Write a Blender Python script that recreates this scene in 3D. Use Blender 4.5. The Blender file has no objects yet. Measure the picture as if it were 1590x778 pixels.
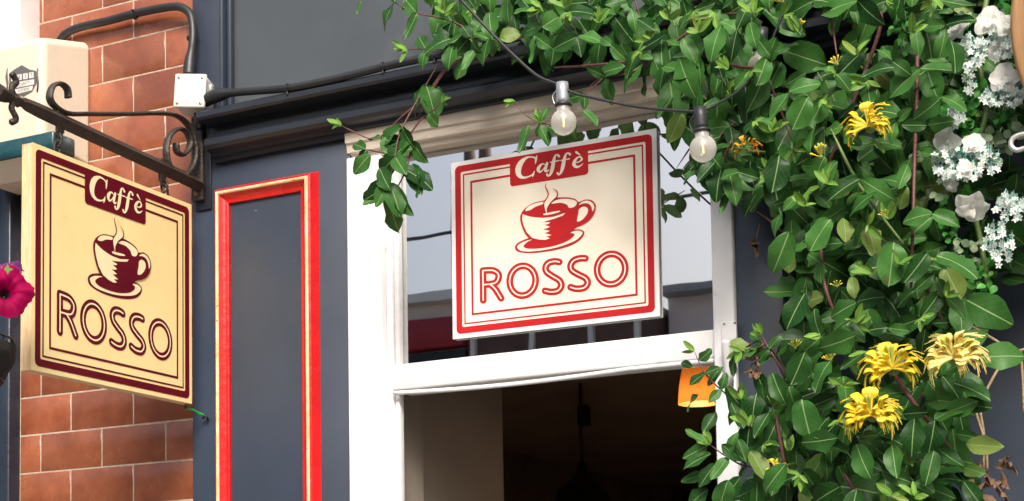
import bpy, bmesh, math, random
from mathutils import Vector, Matrix
from mathutils.geometry import tessellate_polygon
random.seed(7)
R_ = math.radians
S = bpy.context.scene
C = S.collection

# ------------------------------------------------------------------ camera
F_PX, YAW, PITCH, ROLL, CYP = 2427.685, 0.46066414, 0.06884189, -0.01662384, 842.32
D, H = 2.32, 1.5
fw = Vector((-math.sin(YAW)*math.cos(PITCH), math.cos(YAW)*math.cos(PITCH), math.sin(PITCH)))
r0 = Vector((math.cos(YAW), math.sin(YAW), 0)); u0 = r0.cross(fw)
RT = math.cos(ROLL)*r0 + math.sin(ROLL)*u0
UP = -math.sin(ROLL)*r0 + math.cos(ROLL)*u0
cam_d = bpy.data.cameras.new('camera'); cam = bpy.data.objects.new('camera', cam_d); C.objects.link(cam)
cam.matrix_world = Matrix(((RT.x, UP.x, -fw.x, 0), (RT.y, UP.y, -fw.y, -D), (RT.z, UP.z, -fw.z, H), (0, 0, 0, 1)))
cam_d.sensor_width = 36; cam_d.lens = 36*F_PX/1590; cam_d.shift_y = (CYP-389)/1590
cam_d.clip_start = 0.02; cam_d.clip_end = 2000
S.camera = cam

# ------------------------------------------------------------------ sky, sun, exposure
SUN = Vector((0.42, -0.88, 0.86)).normalized()
w = bpy.data.worlds.new('World'); S.world = w; w.use_nodes = True
nt = w.node_tree; bg = nt.nodes['Background']
sky = nt.nodes.new('ShaderNodeTexSky'); sky.sky_type = 'NISHITA'; sky.sun_disc = False
sky.sun_elevation = math.asin(SUN.z); sky.sun_rotation = math.atan2(SUN.x, SUN.y)
sky.air_density = 1.0; sky.dust_density = 7.0; sky.ozone_density = 1.0
nt.links.new(sky.outputs[0], bg.inputs[0]); bg.inputs[1].default_value = 0.13
sl = bpy.data.lights.new('sun', 'SUN'); so = bpy.data.objects.new('sun', sl); C.objects.link(so)
sl.energy = 2.8; sl.angle = R_(20); sl.color = (1.0, 0.95, 0.87)
so.rotation_euler = (-SUN).to_track_quat('-Z', 'Y').to_euler(); so.location = (3, -4, 6)
S.view_settings.view_transform = 'Standard'; S.view_settings.look = 'None'
S.view_settings.exposure = 0.45; S.view_settings.gamma = 1.0; S.view_settings.use_curve_mapping = False
S.render.engine = 'CYCLES'
S.cycles.max_bounces = 8; S.cycles.transparent_max_bounces = 12

# ------------------------------------------------------------------ pixel -> place
def ray(px, py):
    return RT*((px-795)/F_PX) - UP*((py-CYP)/F_PX) + fw
def P(px, py, Y=0.0):                       # on the plane y = Y, parallel to the facade
    r = ray(px, py); t = (Y+D)/r.y
    return Vector((r.x*t, Y, H+r.z*t))
def PX(px, py, X):                          # on the plane x = X, square to the facade
    r = ray(px, py); t = X/r.x
    return Vector((X, -D+r.y*t, H+r.z*t))
def mpp(px, py, Y=0.0):                     # metres per pixel there
    return (Y+D)/ray(px, py).y/F_PX

# ------------------------------------------------------------------ materials
def lin(c): return tuple(((v/255)/12.92 if v/255 <= .04045 else ((v/255+.055)/1.055)**2.4) for v in c)
def mat(name, col, rough=.5, noise=0.0, nscale=8, bump=0.0, bscale=40, metal=0, spec=.5, coat=0, rand=0.0, col2=None, transl=0, stretch=None, emit=None, chips=None, dirt=None):
    m = bpy.data.materials.new(name); m.use_nodes = True
    n = m.node_tree; L = n.links; b = n.nodes['Principled BSDF']
    b.inputs['Roughness'].default_value = rough; b.inputs['Metallic'].default_value = metal
    b.inputs['Specular IOR Level'].default_value = spec; b.inputs['Coat Weight'].default_value = coat
    b.inputs['Coat Roughness'].default_value = .12
    c4 = (*col, 1)
    tc = n.nodes.new('ShaderNodeTexCoord'); src = tc.outputs['Object']
    geo = n.nodes.new('ShaderNodeNewGeometry'); src = geo.outputs['Position']
    if stretch:
        mp = n.nodes.new('ShaderNodeMapping'); mp.inputs['Scale'].default_value = stretch
        L.new(src, mp.inputs[0]); src = mp.outputs[0]
    out = None
    if noise or col2:
        tx = n.nodes.new('ShaderNodeTexNoise'); tx.inputs['Scale'].default_value = nscale; tx.inputs['Detail'].default_value = 6
        tx.inputs['Roughness'].default_value = .62
        L.new(src, tx.inputs['Vector'])
        rp = n.nodes.new('ShaderNodeValToRGB'); rp.color_ramp.elements[0].position = .3; rp.color_ramp.elements[1].position = .7
        a = tuple(v*(1-noise) for v in col); z = col2 if col2 else tuple(min(1, v*(1+noise)) for v in col)
        rp.color_ramp.elements[0].color = (*a, 1); rp.color_ramp.elements[1].color = (*z, 1)
        L.new(tx.outputs['Fac'], rp.inputs[0]); out = rp.outputs[0]
        mr = n.nodes.new('ShaderNodeMapRange'); mr.inputs[3].default_value = max(.02, rough-.08); mr.inputs[4].default_value = min(1, rough+.12)
        L.new(tx.outputs['Fac'], mr.inputs[0]); L.new(mr.outputs[0], b.inputs['Roughness'])
    if rand:
        oi = n.nodes.new('ShaderNodeObjectInfo'); hs = n.nodes.new('ShaderNodeHueSaturation')
        mr = n.nodes.new('ShaderNodeMapRange'); mr.inputs[3].default_value = 1-rand; mr.inputs[4].default_value = 1+rand
        L.new(oi.outputs['Random'], mr.inputs[0]); L.new(mr.outputs[0], hs.inputs['Value'])
        if out: L.new(out, hs.inputs['Color'])
        else: hs.inputs['Color'].default_value = c4
        out = hs.outputs[0]
    for spec_ in (chips, dirt):
        if not spec_: continue
        ccol, sc, lo, hi = spec_
        t2 = n.nodes.new('ShaderNodeTexNoise'); t2.inputs['Scale'].default_value = sc; t2.inputs['Detail'].default_value = 5
        L.new(geo.outputs['Position'], t2.inputs['Vector'])
        r2 = n.nodes.new('ShaderNodeMapRange'); r2.inputs[1].default_value = lo; r2.inputs[2].default_value = hi
        L.new(t2.outputs['Fac'], r2.inputs[0])
        mx = n.nodes.new('ShaderNodeMix'); mx.data_type = 'RGBA'
        L.new(r2.outputs[0], mx.inputs[0])
        if out: L.new(out, mx.inputs[6])
        else: mx.inputs[6].default_value = c4
        mx.inputs[7].default_value = (*ccol, 1); out = mx.outputs[2]
    if out: L.new(out, b.inputs['Base Color'])
    else: b.inputs['Base Color'].default_value = c4
    if bump:
        t3 = n.nodes.new('ShaderNodeTexNoise'); t3.inputs['Scale'].default_value = bscale; t3.inputs['Detail'].default_value = 4
        L.new(src, t3.inputs['Vector'])
        bp = n.nodes.new('ShaderNodeBump'); bp.inputs['Strength'].default_value = bump; bp.inputs['Distance'].default_value = .004
        L.new(t3.outputs['Fac'], bp.inputs['Height']); L.new(bp.outputs[0], b.inputs['Normal']); L.new(bp.outputs[0], b.inputs['Coat Normal'])
    if emit:
        b.inputs['Emission Color'].default_value = (*emit[0], 1); b.inputs['Emission Strength'].default_value = emit[1]
    if transl:
        tr = n.nodes.new('ShaderNodeBsdfTranslucent'); ms = n.nodes.new('ShaderNodeMixShader'); ms.inputs[0].default_value = transl
        if out: L.new(out, tr.inputs[0])
        else: tr.inputs[0].default_value = c4
        L.new(b.outputs[0], ms.inputs[1]); L.new(tr.outputs[0], ms.inputs[2]); L.new(ms.outputs[0], n.nodes['Material Output'].inputs[0])
    return m

def leaf_mat(name, ca, cb, vein, under, rough=.40):
    m = bpy.data.materials.new(name); m.use_nodes = True
    n = m.node_tree; L = n.links; b = n.nodes['Principled BSDF']
    b.inputs['Roughness'].default_value = rough; b.inputs['Specular IOR Level'].default_value = .20
    def N(t): return n.nodes.new('ShaderNode'+t)
    def math_(op, a, c=None):
        q = N('Math'); q.operation = op
        for i, v in enumerate((a, c)):
            if v is None: continue
            if isinstance(v, (int, float)): q.inputs[i].default_value = v
            else: L.new(v, q.inputs[i])
        return q.outputs[0]
    geo = N('NewGeometry'); oi = N('ObjectInfo'); uv = N('UVMap'); sp = N('SeparateXYZ'); L.new(uv.outputs[0], sp.inputs[0])
    rnd = math_('FRACT', math_('ADD', geo.outputs['Random Per Island'], oi.outputs['Random']))
    mx = N('Mix'); mx.data_type = 'RGBA'; L.new(rnd, mx.inputs[0]); mx.inputs[6].default_value = (*ca, 1); mx.inputs[7].default_value = (*cb, 1)
    # blotches over the blade
    tx = N('TexNoise'); tx.inputs['Scale'].default_value = 70; tx.inputs['Detail'].default_value = 3; L.new(geo.outputs['Position'], tx.inputs['Vector'])
    mr = N('MapRange'); mr.inputs[3].default_value = .72; mr.inputs[4].default_value = 1.3; L.new(tx.outputs['Fac'], mr.inputs[0])
    hs = N('HueSaturation'); L.new(mr.outputs[0], hs.inputs['Value']); L.new(mx.outputs[2], hs.inputs['Color'])
    ye = N('MapRange'); ye.inputs[1].default_value = .975; ye.inputs[2].default_value = .99; L.new(rnd, ye.inputs[0])
    ym = N('Mix'); ym.data_type = 'RGBA'; L.new(math_('MULTIPLY', ye.outputs[0], .55), ym.inputs[0]); L.new(hs.outputs[0], ym.inputs[6]); ym.inputs[7].default_value = (.20, .22, .05, 1)
    t9 = N('TexNoise'); t9.inputs['Scale'].default_value = 38; t9.inputs['Detail'].default_value = 4; L.new(geo.outputs['Position'], t9.inputs['Vector'])
    sp9 = N('MapRange'); sp9.inputs[1].default_value = .70; sp9.inputs[2].default_value = .74; L.new(t9.outputs['Fac'], sp9.inputs[0])
    bm9 = N('Mix'); bm9.data_type = 'RGBA'; L.new(math_('MULTIPLY', sp9.outputs[0], .7), bm9.inputs[0]); L.new(ym.outputs[2], bm9.inputs[6]); bm9.inputs[7].default_value = (.10, .075, .025, 1)
    # veins: the midrib and slanting side veins
    au = math_('ABSOLUTE', math_('SUBTRACT', sp.outputs[0], .5))
    rib = N('MapRange'); rib.inputs[1].default_value = .012; rib.inputs[2].default_value = .028; rib.inputs[3].default_value = 1; rib.inputs[4].default_value = 0
    L.new(au, rib.inputs[0])
    sv = math_('ABSOLUTE', math_('SUBTRACT', math_('FRACT', math_('SUBTRACT', math_('MULTIPLY', sp.outputs[1], 6), math_('MULTIPLY', au, 5))), .5))
    svr = N('MapRange'); svr.inputs[1].default_value = .0; svr.inputs[2].default_value = .09; svr.inputs[3].default_value = .12; svr.inputs[4].default_value = 0
    L.new(sv, svr.inputs[0])
    vf = math_('MAXIMUM', rib.outputs[0], svr.outputs[0])
    vm = N('Mix'); vm.data_type = 'RGBA'; L.new(vf, vm.inputs[0]); L.new(bm9.outputs[2], vm.inputs[6]); vm.inputs[7].default_value = (*vein, 1)
    um = N('Mix'); um.data_type = 'RGBA'; L.new(math_('MULTIPLY', geo.outputs['Backfacing'], .75), um.inputs[0]); L.new(vm.outputs[2], um.inputs[6]); um.inputs[7].default_value = (*under, 1)
    L.new(um.outputs[2], b.inputs['Base Color'])
    bp = N('Bump'); bp.inputs['Strength'].default_value = .35; bp.inputs['Distance'].default_value = .0015; L.new(math_('SUBTRACT', tx.outputs['Fac'], vf), bp.inputs['Height'])
    L.new(bp.outputs[0], b.inputs['Normal'])
    tr = N('BsdfTranslucent'); L.new(um.outputs[2], tr.inputs[0])
    ms = N('MixShader'); ms.inputs[0].default_value = .15
    L.new(b.outputs[0], ms.inputs[1]); L.new(tr.outputs[0], ms.inputs[2]); L.new(ms.outputs[0], n.nodes['Material Output'].inputs[0])
    return m

def glass_mat(name, refl, rough=.0, tint=(1, 1, 1), bump=0, frost=0):
    m = bpy.data.materials.new(name); m.use_nodes = True
    n = m.node_tree; L = n.links; n.nodes.remove(n.nodes['Principled BSDF'])
    tr = n.nodes.new('ShaderNodeBsdfTransparent'); tr.inputs[0].default_value = (*tint, 1)
    gl = n.nodes.new('ShaderNodeBsdfGlossy'); gl.inputs['Roughness'].default_value = rough
    lw = n.nodes.new('ShaderNodeLayerWeight'); lw.inputs[0].default_value = .35
    mr = n.nodes.new('ShaderNodeMapRange'); mr.inputs[3].default_value = refl; mr.inputs[4].default_value = min(1, refl+.55)
    L.new(lw.outputs['Fresnel'], mr.inputs[0])
    if bump:
        t3 = n.nodes.new('ShaderNodeTexNoise'); t3.inputs['Scale'].default_value = 5
        g = n.nodes.new('ShaderNodeNewGeometry'); L.new(g.outputs['Position'], t3.inputs['Vector'])
        bp = n.nodes.new('ShaderNodeBump'); bp.inputs['Strength'].default_value = bump; bp.inputs['Distance'].default_value = .002
        L.new(t3.outputs['Fac'], bp.inputs['Height']); L.new(bp.outputs[0], gl.inputs['Normal'])
    ms = n.nodes.new('ShaderNodeMixShader'); L.new(mr.outputs[0], ms.inputs[0]); L.new(tr.outputs[0], ms.inputs[1]); L.new(gl.outputs[0], ms.inputs[2])
    last = ms
    if frost:
        df = n.nodes.new('ShaderNodeBsdfTranslucent'); df.inputs[0].default_value = (.95, .95, .93, 1); d2 = n.nodes.new('ShaderNodeBsdfDiffuse'); d2.inputs[0].default_value = (.9, .9, .88, 1)
        m1 = n.nodes.new('ShaderNodeMixShader'); m1.inputs[0].default_value = .5; L.new(df.outputs[0], m1.inputs[1]); L.new(d2.outputs[0], m1.inputs[2])
        last = n.nodes.new('ShaderNodeMixShader'); last.inputs[0].default_value = frost; L.new(ms.outputs[0], last.inputs[1]); L.new(m1.outputs[0], last.inputs[2])
    L.new(last.outputs[0], n.nodes['Material Output'].inputs[0])
    return m

M = {}
M['slate'] = mat('slate_blue_paint', (.034, .046, .071), .36, noise=.14, nscale=4, bump=.10, bscale=22, spec=.55, chips=((.30, .31, .33), 95, .755, .775), dirt=((.052, .056, .066), 3.5, .5, .85))
M['slate2'] = mat('slate_blue_paint_trim', (.017, .020, .028), .30, noise=.2, nscale=7, bump=.22, bscale=70, stretch=(.25, 1, 1), chips=((.22, .22, .24), 90, .74, .76))
M['fascia'] = mat('lighter_grey_fascia', (.062, .072, .083), .34, noise=.12, nscale=3, bump=.08, bscale=14, dirt=((.12, .125, .13), 6, .6, .9))  # fascia coloured lighter and greyer than the slate pilasters
M['navy'] = mat('navy_gloss_paint', (.016, .022, .036), .28, noise=.2, nscale=7, bump=.25, bscale=50)
M['tile'] = mat('glazed_terracotta', (.20, .054, .023), .24, col2=(.335, .108, .050), nscale=14, bump=.22, bscale=26, rand=.22, coat=.5, chips=((.62, .5, .4), 120, .77, .79), dirt=((.16, .045, .022), 9, .52, .8))
M['grout'] = mat('pale_grout', (.44, .35, .27), .85, noise=.25, nscale=60, bump=.4, bscale=180)
M['white'] = mat('white_gloss_paint', (.76, .76, .775), .36, noise=.03, nscale=9, bump=.25, bscale=45, dirt=((.42, .40, .36), 22, .64, .82))
M['cream'] = mat('weathered_shaded_white', (.53, .46, .385), .5, noise=.10, nscale=8, bump=.5, bscale=60, stretch=(.3, 1, 1.6), dirt=((.36, .30, .24), 30, .66, .8))  # weathered white frame head, shade beneath the cornice put into its beige
M['red'] = mat('red_gloss_paint', (.58, .010, .012), .26, noise=.12, nscale=14, bump=.25, bscale=60, coat=.3)
M['orangecream'] = mat('orange_cream_bead', (.84, .42, .16), .34, col2=(.90, .68, .42), nscale=30, bump=.4, bscale=120, chips=((.62, .07, .02), 110, .66, .72))  # moulding bead coloured orange to cream, with red flecks
M['iron'] = mat('black_wrought_iron', (.022, .018, .016), .48, col2=(.060, .044, .034), nscale=40, bump=.7, bscale=140, metal=.15)
M['rubber'] = mat('black_rubber', (.018, .019, .022), .42, noise=.3, nscale=20, bump=.15, bscale=80)
M['plastic'] = mat('white_plastic', (.66, .65, .61), .35, noise=.06, nscale=20, dirt=((.45, .38, .28), 40, .68, .8))
M['alarm'] = mat('cream_plastic', (.66, .57, .45), .42, noise=.06, nscale=10, bump=.1, bscale=60, dirt=((.50, .42, .30), 34, .68, .8))
M['teal'] = mat('teal_plastic', (.008, .055, .068), .25, noise=.25, nscale=40, coat=.4)
M['crest'] = mat('grey_ink', (.10, .10, .10), .6); M['crest2'] = mat('pale_ink', (.62, .60, .55), .6)
M['screw'] = mat('zinc_screw', (.35, .34, .30), .35, metal=.9, noise=.3, nscale=200)
M['brass'] = mat('rusty_screw', (.25, .15, .08), .45, metal=.7, noise=.3, nscale=200)
M['board'] = mat('cream_painted_board', (.90, .72, .34), .45, noise=.05, nscale=7, bump=.15, bscale=50, dirt=((.70, .50, .24), 22, .66, .85))
M['ply'] = mat('plywood_edge', (.70, .45, .22), .7, col2=(.84, .66, .42), nscale=30, bump=.6, bscale=90, stretch=(9, 9, .8))
M['maroon'] = mat('maroon_paint', (.115, .003, .012), .5, noise=.15, nscale=25, spec=.15)
M['signcream'] = mat('cream_sign_letter', (.90, .78, .48), .45, noise=.04, nscale=30)
M['poster'] = mat('cream_print', (.87, .80, .67), .32, noise=.015, nscale=6); M['posterwhite'] = mat('white_card', (.84, .84, .84), .32)
M['posterred'] = mat('red_print', (.47, .016, .020), .4, noise=.06, nscale=5, spec=.2)
M['glass'] = glass_mat('transom_glass', .88, .012, (.86, .90, .90), .06)
M['globe'] = glass_mat('bulb_glass', .12, .02, (.97, .98, .98), frost=.42)
M['fil'] = mat('amber_filament', (.85, .50, .15), .4, emit=((1, .62, .2), 2.5))
M['chrome'] = mat('grey_lamp_cap', (.42, .44, .47), .3, metal=.6, noise=.2, nscale=60)
M['int_wall'] = mat('beige_interior_wall', (.34, .30, .255), .75, noise=.08, nscale=4)
M['int_dark'] = mat('brown_interior_wall', (.38, .27, .20), .8, noise=.2, nscale=4)
M['int_ceil'] = mat('brown_ceiling', (.46, .34, .26), .8, noise=.2, nscale=3)
M['floor'] = mat('pale_wood_floor', (.55, .43, .30), .5, noise=.15, nscale=5, stretch=(6, .6, 1))
M['wood_dark'] = mat('dark_wood', (.10, .05, .028), .5, noise=.3, nscale=8, stretch=(1, 6, 6))
M['blind'] = mat('cream_blind', (.60, .55, .47), .8, noise=.08, nscale=10, bump=.5, bscale=12, stretch=(2, 1, .6))
M['redcloth'] = mat('red_cloth', (.33, .015, .025), .7, noise=.2, nscale=12)
M['amber'] = mat('amber_shade', (.36, .14, .03), .5, noise=.1, nscale=10, transl=.35, emit=((1, .42, .05), .04))
M['bulb'] = mat('lit_bulb', (1, .8, .4), .5, emit=((1, .60, .16), 6))
M['black'] = mat('black_metal', (.012, .011, .011), .4)
M['stem'] = mat('red_brown_stem', (.075, .024, .024), .5, col2=(.15, .055, .048), nscale=50, bump=.3, bscale=200)
M['twig'] = mat('dry_twig', (.30, .20, .11), .8, col2=(.45, .34, .22), nscale=50, bump=.5, bscale=200)
M['greenstem'] = mat('green_stem', (.12, .20, .05), .5, noise=.2, nscale=40)
M['leaf'] = leaf_mat('honeysuckle_leaf', (.006, .038, .007), (.052, .168, .031), (.20, .31, .12), (.06, .12, .045))
M['young'] = leaf_mat('young_honeysuckle_leaf', (.09, .21, .030), (.17, .33, .052), (.34, .50, .15), (.16, .28, .08), .42)
M['plasticleaf'] = leaf_mat('garland_leaf', (.028, .16, .030), (.085, .33, .045), (.12, .36, .10), (.05, .20, .05), .3)
M['sageleaf'] = leaf_mat('sage_garland_leaf', (.15, .24, .13), (.32, .40, .25), (.38, .45, .30), (.2, .3, .18), .5)
M['dead'] = mat('withered_leaf', (.10, .055, .030), .8, col2=(.22, .13, .075), nscale=60, bump=.6, bscale=150)
M['yellow'] = mat('yellow_petal', (.90, .64, .018), .5, col2=(.94, .80, .09), nscale=45, rand=.12, transl=.25)
M['paleyellow'] = mat('pale_yellow_petal', (.90, .72, .14), .5, col2=(.94, .84, .42), nscale=40, rand=.12, transl=.25)
M['orangepetal'] = mat('orange_petal', (.78, .32, .02), .5, col2=(.88, .50, .05), nscale=45, rand=.12, transl=.25)
M['budgreen'] = mat('green_bud', (.45, .52, .07), .5, col2=(.66, .64, .12), nscale=45, rand=.12, transl=.2)
M['whitepetal'] = mat('white_silk_petal', (.90, .89, .86), .6, noise=.02, nscale=20, transl=.45)
M['mint'] = mat('mint_white_spray', (.66, .80, .76), .55, col2=(.86, .88, .84), nscale=60, transl=.15)
M['mintstem'] = mat('mint_stem', (.13, .36, .30), .6, noise=.2, nscale=40)
M['magenta'] = mat('magenta_petal', (.20, .0, .036), .6, col2=(.36, .001, .075), nscale=30, spec=.1, transl=.25)
M['throat'] = mat('dark_throat', (.06, .0, .03), .6); M['purple'] = mat('purple_petal', (.13, .006, .12), .5, noise=.3, nscale=30, transl=.2)
M['limegreen'] = mat('green_plastic_cord', (.02, .42, .06), .35)
M['tanwood'] = mat('tan_wood', (.33, .17, .07), .45, col2=(.48, .28, .13), nscale=10, bump=.2, bscale=40, stretch=(8, 8, .7))
M['wire'] = mat('galvanised_wire', (.55, .55, .54), .35, metal=.6, noise=.15, nscale=60)
M['asphalt'] = mat('asphalt', (.05, .05, .052), .85, noise=.3, nscale=30, bump=.5, bscale=120)
M['paving'] = mat('paving_slab', (.30, .29, .27), .8, noise=.15, nscale=6, bump=.3, bscale=90)
M['kerb'] = mat('granite_kerb', (.33, .33, .33), .75, noise=.2, nscale=40)
M['render'] = mat('cream_render', (.80, .77, .70), .8, noise=.08, nscale=2, bump=.2, bscale=20)
M['brickfar'] = mat('dark_brick', (.10, .060, .048), .8, col2=(.17, .10, .08), nscale=6, bump=.4, bscale=30)
M['winfar'] = mat('far_window_glass', (.05, .06, .07), .1, spec=.8)
M['redfar'] = mat('red_fascia_paint', (.34, .012, .02), .4, noise=.15, nscale=4)
M['pinkrender'] = mat('pale_pink_render', (.78, .70, .68), .8, noise=.06, nscale=2)
M['bark'] = mat('tree_bark', (.12, .09, .06), .8, noise=.3, nscale=8)
M['soil'] = mat('dark_moss_liner', (.010, .009, .007), .9, noise=.4, nscale=40, bump=.8, bscale=80)

# ------------------------------------------------------------------ mesh helpers
class MB:
    def __init__(s): s.v = []; s.f = []; s.sm = []
    def add(s, vs, fs, smooth=False):
        o = len(s.v); s.v += [Vector(v) for v in vs]; s.f += [tuple(i+o for i in f) for f in fs]; s.sm += [smooth]*len(fs); return s
    def box(s, x0, x1, y0, y1, z0, z1, b=0.0):
        if x0 > x1: x0, x1 = x1, x0
        if y0 > y1: y0, y1 = y1, y0
        if z0 > z1: z0, z1 = z1, z0
        if b <= 0:
            vs = [(x, y, z) for x in (x0, x1) for y in (y0, y1) for z in (z0, z1)]
            return s.add(vs, [(0, 1, 3, 2), (4, 6, 7, 5), (0, 4, 5, 1), (2, 3, 7, 6), (0, 2, 6, 4), (1, 5, 7, 3)])
        bm = bmesh.new(); bmesh.ops.create_cube(bm, size=1)
        for v in bm.verts: v.co = Vector(((x0+x1)/2+v.co.x*(x1-x0), (y0+y1)/2+v.co.y*(y1-y0), (z0+z1)/2+v.co.z*(z1-z0)))
        bmesh.ops.bevel(bm, geom=list(bm.edges), offset=min(b, .45*min(x1-x0, y1-y0, z1-z0)), segments=2, affect='EDGES', profile=.5)
        bm.verts.index_update(); s.add([v.co.copy() for v in bm.verts], [[v.index for v in f.verts] for f in bm.faces], True); bm.free(); return s
    def tube(s, pts, r, n=8, caps=True, flat=None):
        pts = [Vector(p) for p in pts]; k = len(pts)
        rs = r if isinstance(r, (list, tuple)) else [r]*k
        vs = []; prev = None
        for i, p in enumerate(pts):
            t = (pts[min(i+1, k-1)]-pts[max(i-1, 0)])
            t = t.normalized() if t.length > 1e-9 else Vector((0, 0, 1))
            if prev is None: a = t.orthogonal().normalized() if abs(t.x) > .9 or flat is None else (Vector((1, 0, 0)) - t*t.x).normalized()
            else: a = (prev - t*prev.dot(t)).normalized()
            prev = a; b = t.cross(a)
            for j in range(n):
                th = 2*math.pi*(j+.5)/n
                ka, kb = (1, 1) if not flat else flat
                vs.append(p + a*(math.cos(th)*rs[i]*ka) + b*(math.sin(th)*rs[i]*kb))
        fs = [(i*n+j, i*n+(j+1) % n, (i+1)*n+(j+1) % n, (i+1)*n+j) for i in range(k-1) for j in range(n)]
        if caps: fs += [tuple(range(n-1, -1, -1)), tuple((k-1)*n+j for j in range(n))]
        return s.add(vs, fs, n > 4)
    def lathe(s, o, prof, n=24, ax=Vector((0, 0, 1)), phase=0):
        o = Vector(o); ax = Vector(ax).normalized(); a = ax.orthogonal().normalized(); b = ax.cross(a); k = len(prof); vs = []
        for r, h in prof:
            for j in range(n):
                th = 2*math.pi*j/n+phase; vs.append(o+ax*h+(a*math.cos(th)+b*math.sin(th))*r)
        fs = [(i*n+j, i*n+(j+1) % n, (i+1)*n+(j+1) % n, (i+1)*n+j) for i in range(k-1) for j in range(n)]
        return s.add(vs, fs, True)
    def sphere(s, c, r, n=12, m=8, sc=(1, 1, 1)):
        c = Vector(c); vs = []
        for i in range(m+1):
            ph = math.pi*i/m
            for j in range(n):
                th = 2*math.pi*j/n; vs.append(c+Vector((sc[0]*r*math.sin(ph)*math.cos(th), sc[1]*r*math.sin(ph)*math.sin(th), sc[2]*r*math.cos(ph))))
        return s.add(vs, [(i*n+j, (i+1)*n+j, (i+1)*n+(j+1) % n, i*n+(j+1) % n) for i in range(m) for j in range(n)], True)
    def profx(s, prof, x0, x1, nx=1, wob=0):       # (y,z) profile run along X, ends closed
        k = len(prof); vs = []
        for i in range(nx+1):
            x = x0+(x1-x0)*i/nx
            wy = wob*math.sin(x*7.3)+wob*.6*math.sin(x*19.1+1)
            vs += [(x, y+wy*.5, z+wy) for y, z in prof]
        fs = [(i*k+j, i*k+j+1, (i+1)*k+j+1, (i+1)*k+j) for i in range(nx) for j in range(k-1)]
        fs += [tuple(range(k)), tuple(nx*k+j for j in range(k-1, -1, -1))]
        return s.add(vs, fs)
    def frame(s, x0, x1, z0, z1, prof, y=0):      # mitred moulding round a rectangle; prof = (inset, proud)
        k = len(prof); vs = []
        for cx, cz, sx, sz in ((x0, z0, 1, 1), (x1, z0, -1, 1), (x1, z1, -1, -1), (x0, z1, 1, -1)):
            vs += [(cx+sx*o, y-p, cz+sz*o) for o, p in prof]
        fs = []
        for c in range(4):
            d = (c+1) % 4
            fs += [(c*k+j, d*k+j, d*k+j+1, c*k+j+1) for j in range(k-1)]
        return s.add(vs, fs)
    def poly(s, pts3):
        tris = tessellate_polygon([pts3]); return s.add(pts3, tris)
    def xf(s, mtx):
        s.v = [mtx @ v for v in s.v]; return s
    def build(s, name, m, parent=None, uvs=None, origin=None):
        if origin is None:
            if parent is not None: origin = parent['_o']
            else:
                xs = [v.x for v in s.v]; ys = [v.y for v in s.v]; zs = [v.z for v in s.v]
                origin = ((min(xs)+max(xs))/2, (min(ys)+max(ys))/2, min(zs))
        o3 = Vector(origin)
        me = bpy.data.meshes.new(name); me.from_pydata([v-o3 for v in s.v], [], s.f); me.update()
        me.polygons.foreach_set('use_smooth', s.sm)
        if uvs:
            ul = me.uv_layers.new(name='UVMap'); ul.data.foreach_set('uv', [c for p in me.polygons for vi in p.vertices for c in uvs[vi]])
        mm = M[m] if isinstance(m, str) else m; me.materials.append(mm)
        ob = bpy.data.objects.new(name, me); C.objects.link(ob)
        ob['_o'] = tuple(o3)
        if parent is not None:
            ob.parent = parent; ob.location = o3-Vector(parent['_o'])
        else: ob.location = o3
        return ob

def tag(o, label=None, cat=None, group=None, kind=None):
    if label: o['label'] = label
    if cat: o['category'] = cat
    if group: o['group'] = group
    if kind: o['kind'] = kind
    return o
def thing(name, loc, label, cat, group=None):
    o = bpy.data.objects.new(name, None); C.objects.link(o); o.location = loc; o.empty_display_size = .05
    o['_o'] = tuple(loc); return tag(o, label, cat, group)
def smooth_path(pts, n=8, closed=False):
    pts = [Vector(p) for p in pts]; k = len(pts); out = []
    rng = k if closed else k-1
    for i in range(rng):
        if closed: a, b, c, d = pts[(i-1) % k], pts[i], pts[(i+1) % k], pts[(i+2) % k]
        else: a, b, c, d = pts[max(i-1, 0)], pts[i], pts[i+1], pts[min(i+2, k-1)]
        for j in range(n):
            t = j/n
            out.append(.5*((2*b)+(c-a)*t+(2*a-5*b+4*c-d)*t*t+(3*b-a-3*c+d)*t**3))
    if not closed: out.append(pts[-1].copy())
    return out

# ------------------------------------------------------------------ the setting
def sheet(name, x0, x1, y0, y1, z, m):
    return tag(MB().add([(x0, y0, z), (x1, y0, z), (x1, y1, z), (x0, y1, z)], [(0, 1, 2, 3)]).build(name, m), kind='structure')
sheet('ground', -600, 600, -600, 600, -.14, 'asphalt')
sheet('road', -80, 80, -7.2, -1.9-.9, -.12, 'asphalt')
tag(MB().box(-40, 40, -2.66, .1, -.13, 0).build('pavement', 'paving'), kind='structure')
tag(MB().box(-40, 40, -2.80, -2.664, -.135, .004, .01).build('kerb', 'kerb'), kind='structure')
tag(MB().box(-40, 40, -9.0, -7.34, -.13, 0).build('pavement', 'paving'), kind='structure')
tag(MB().box(-40, 40, -7.336, -7.20, -.135, .004, .01).build('kerb', 'kerb'), kind='structure')

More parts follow.
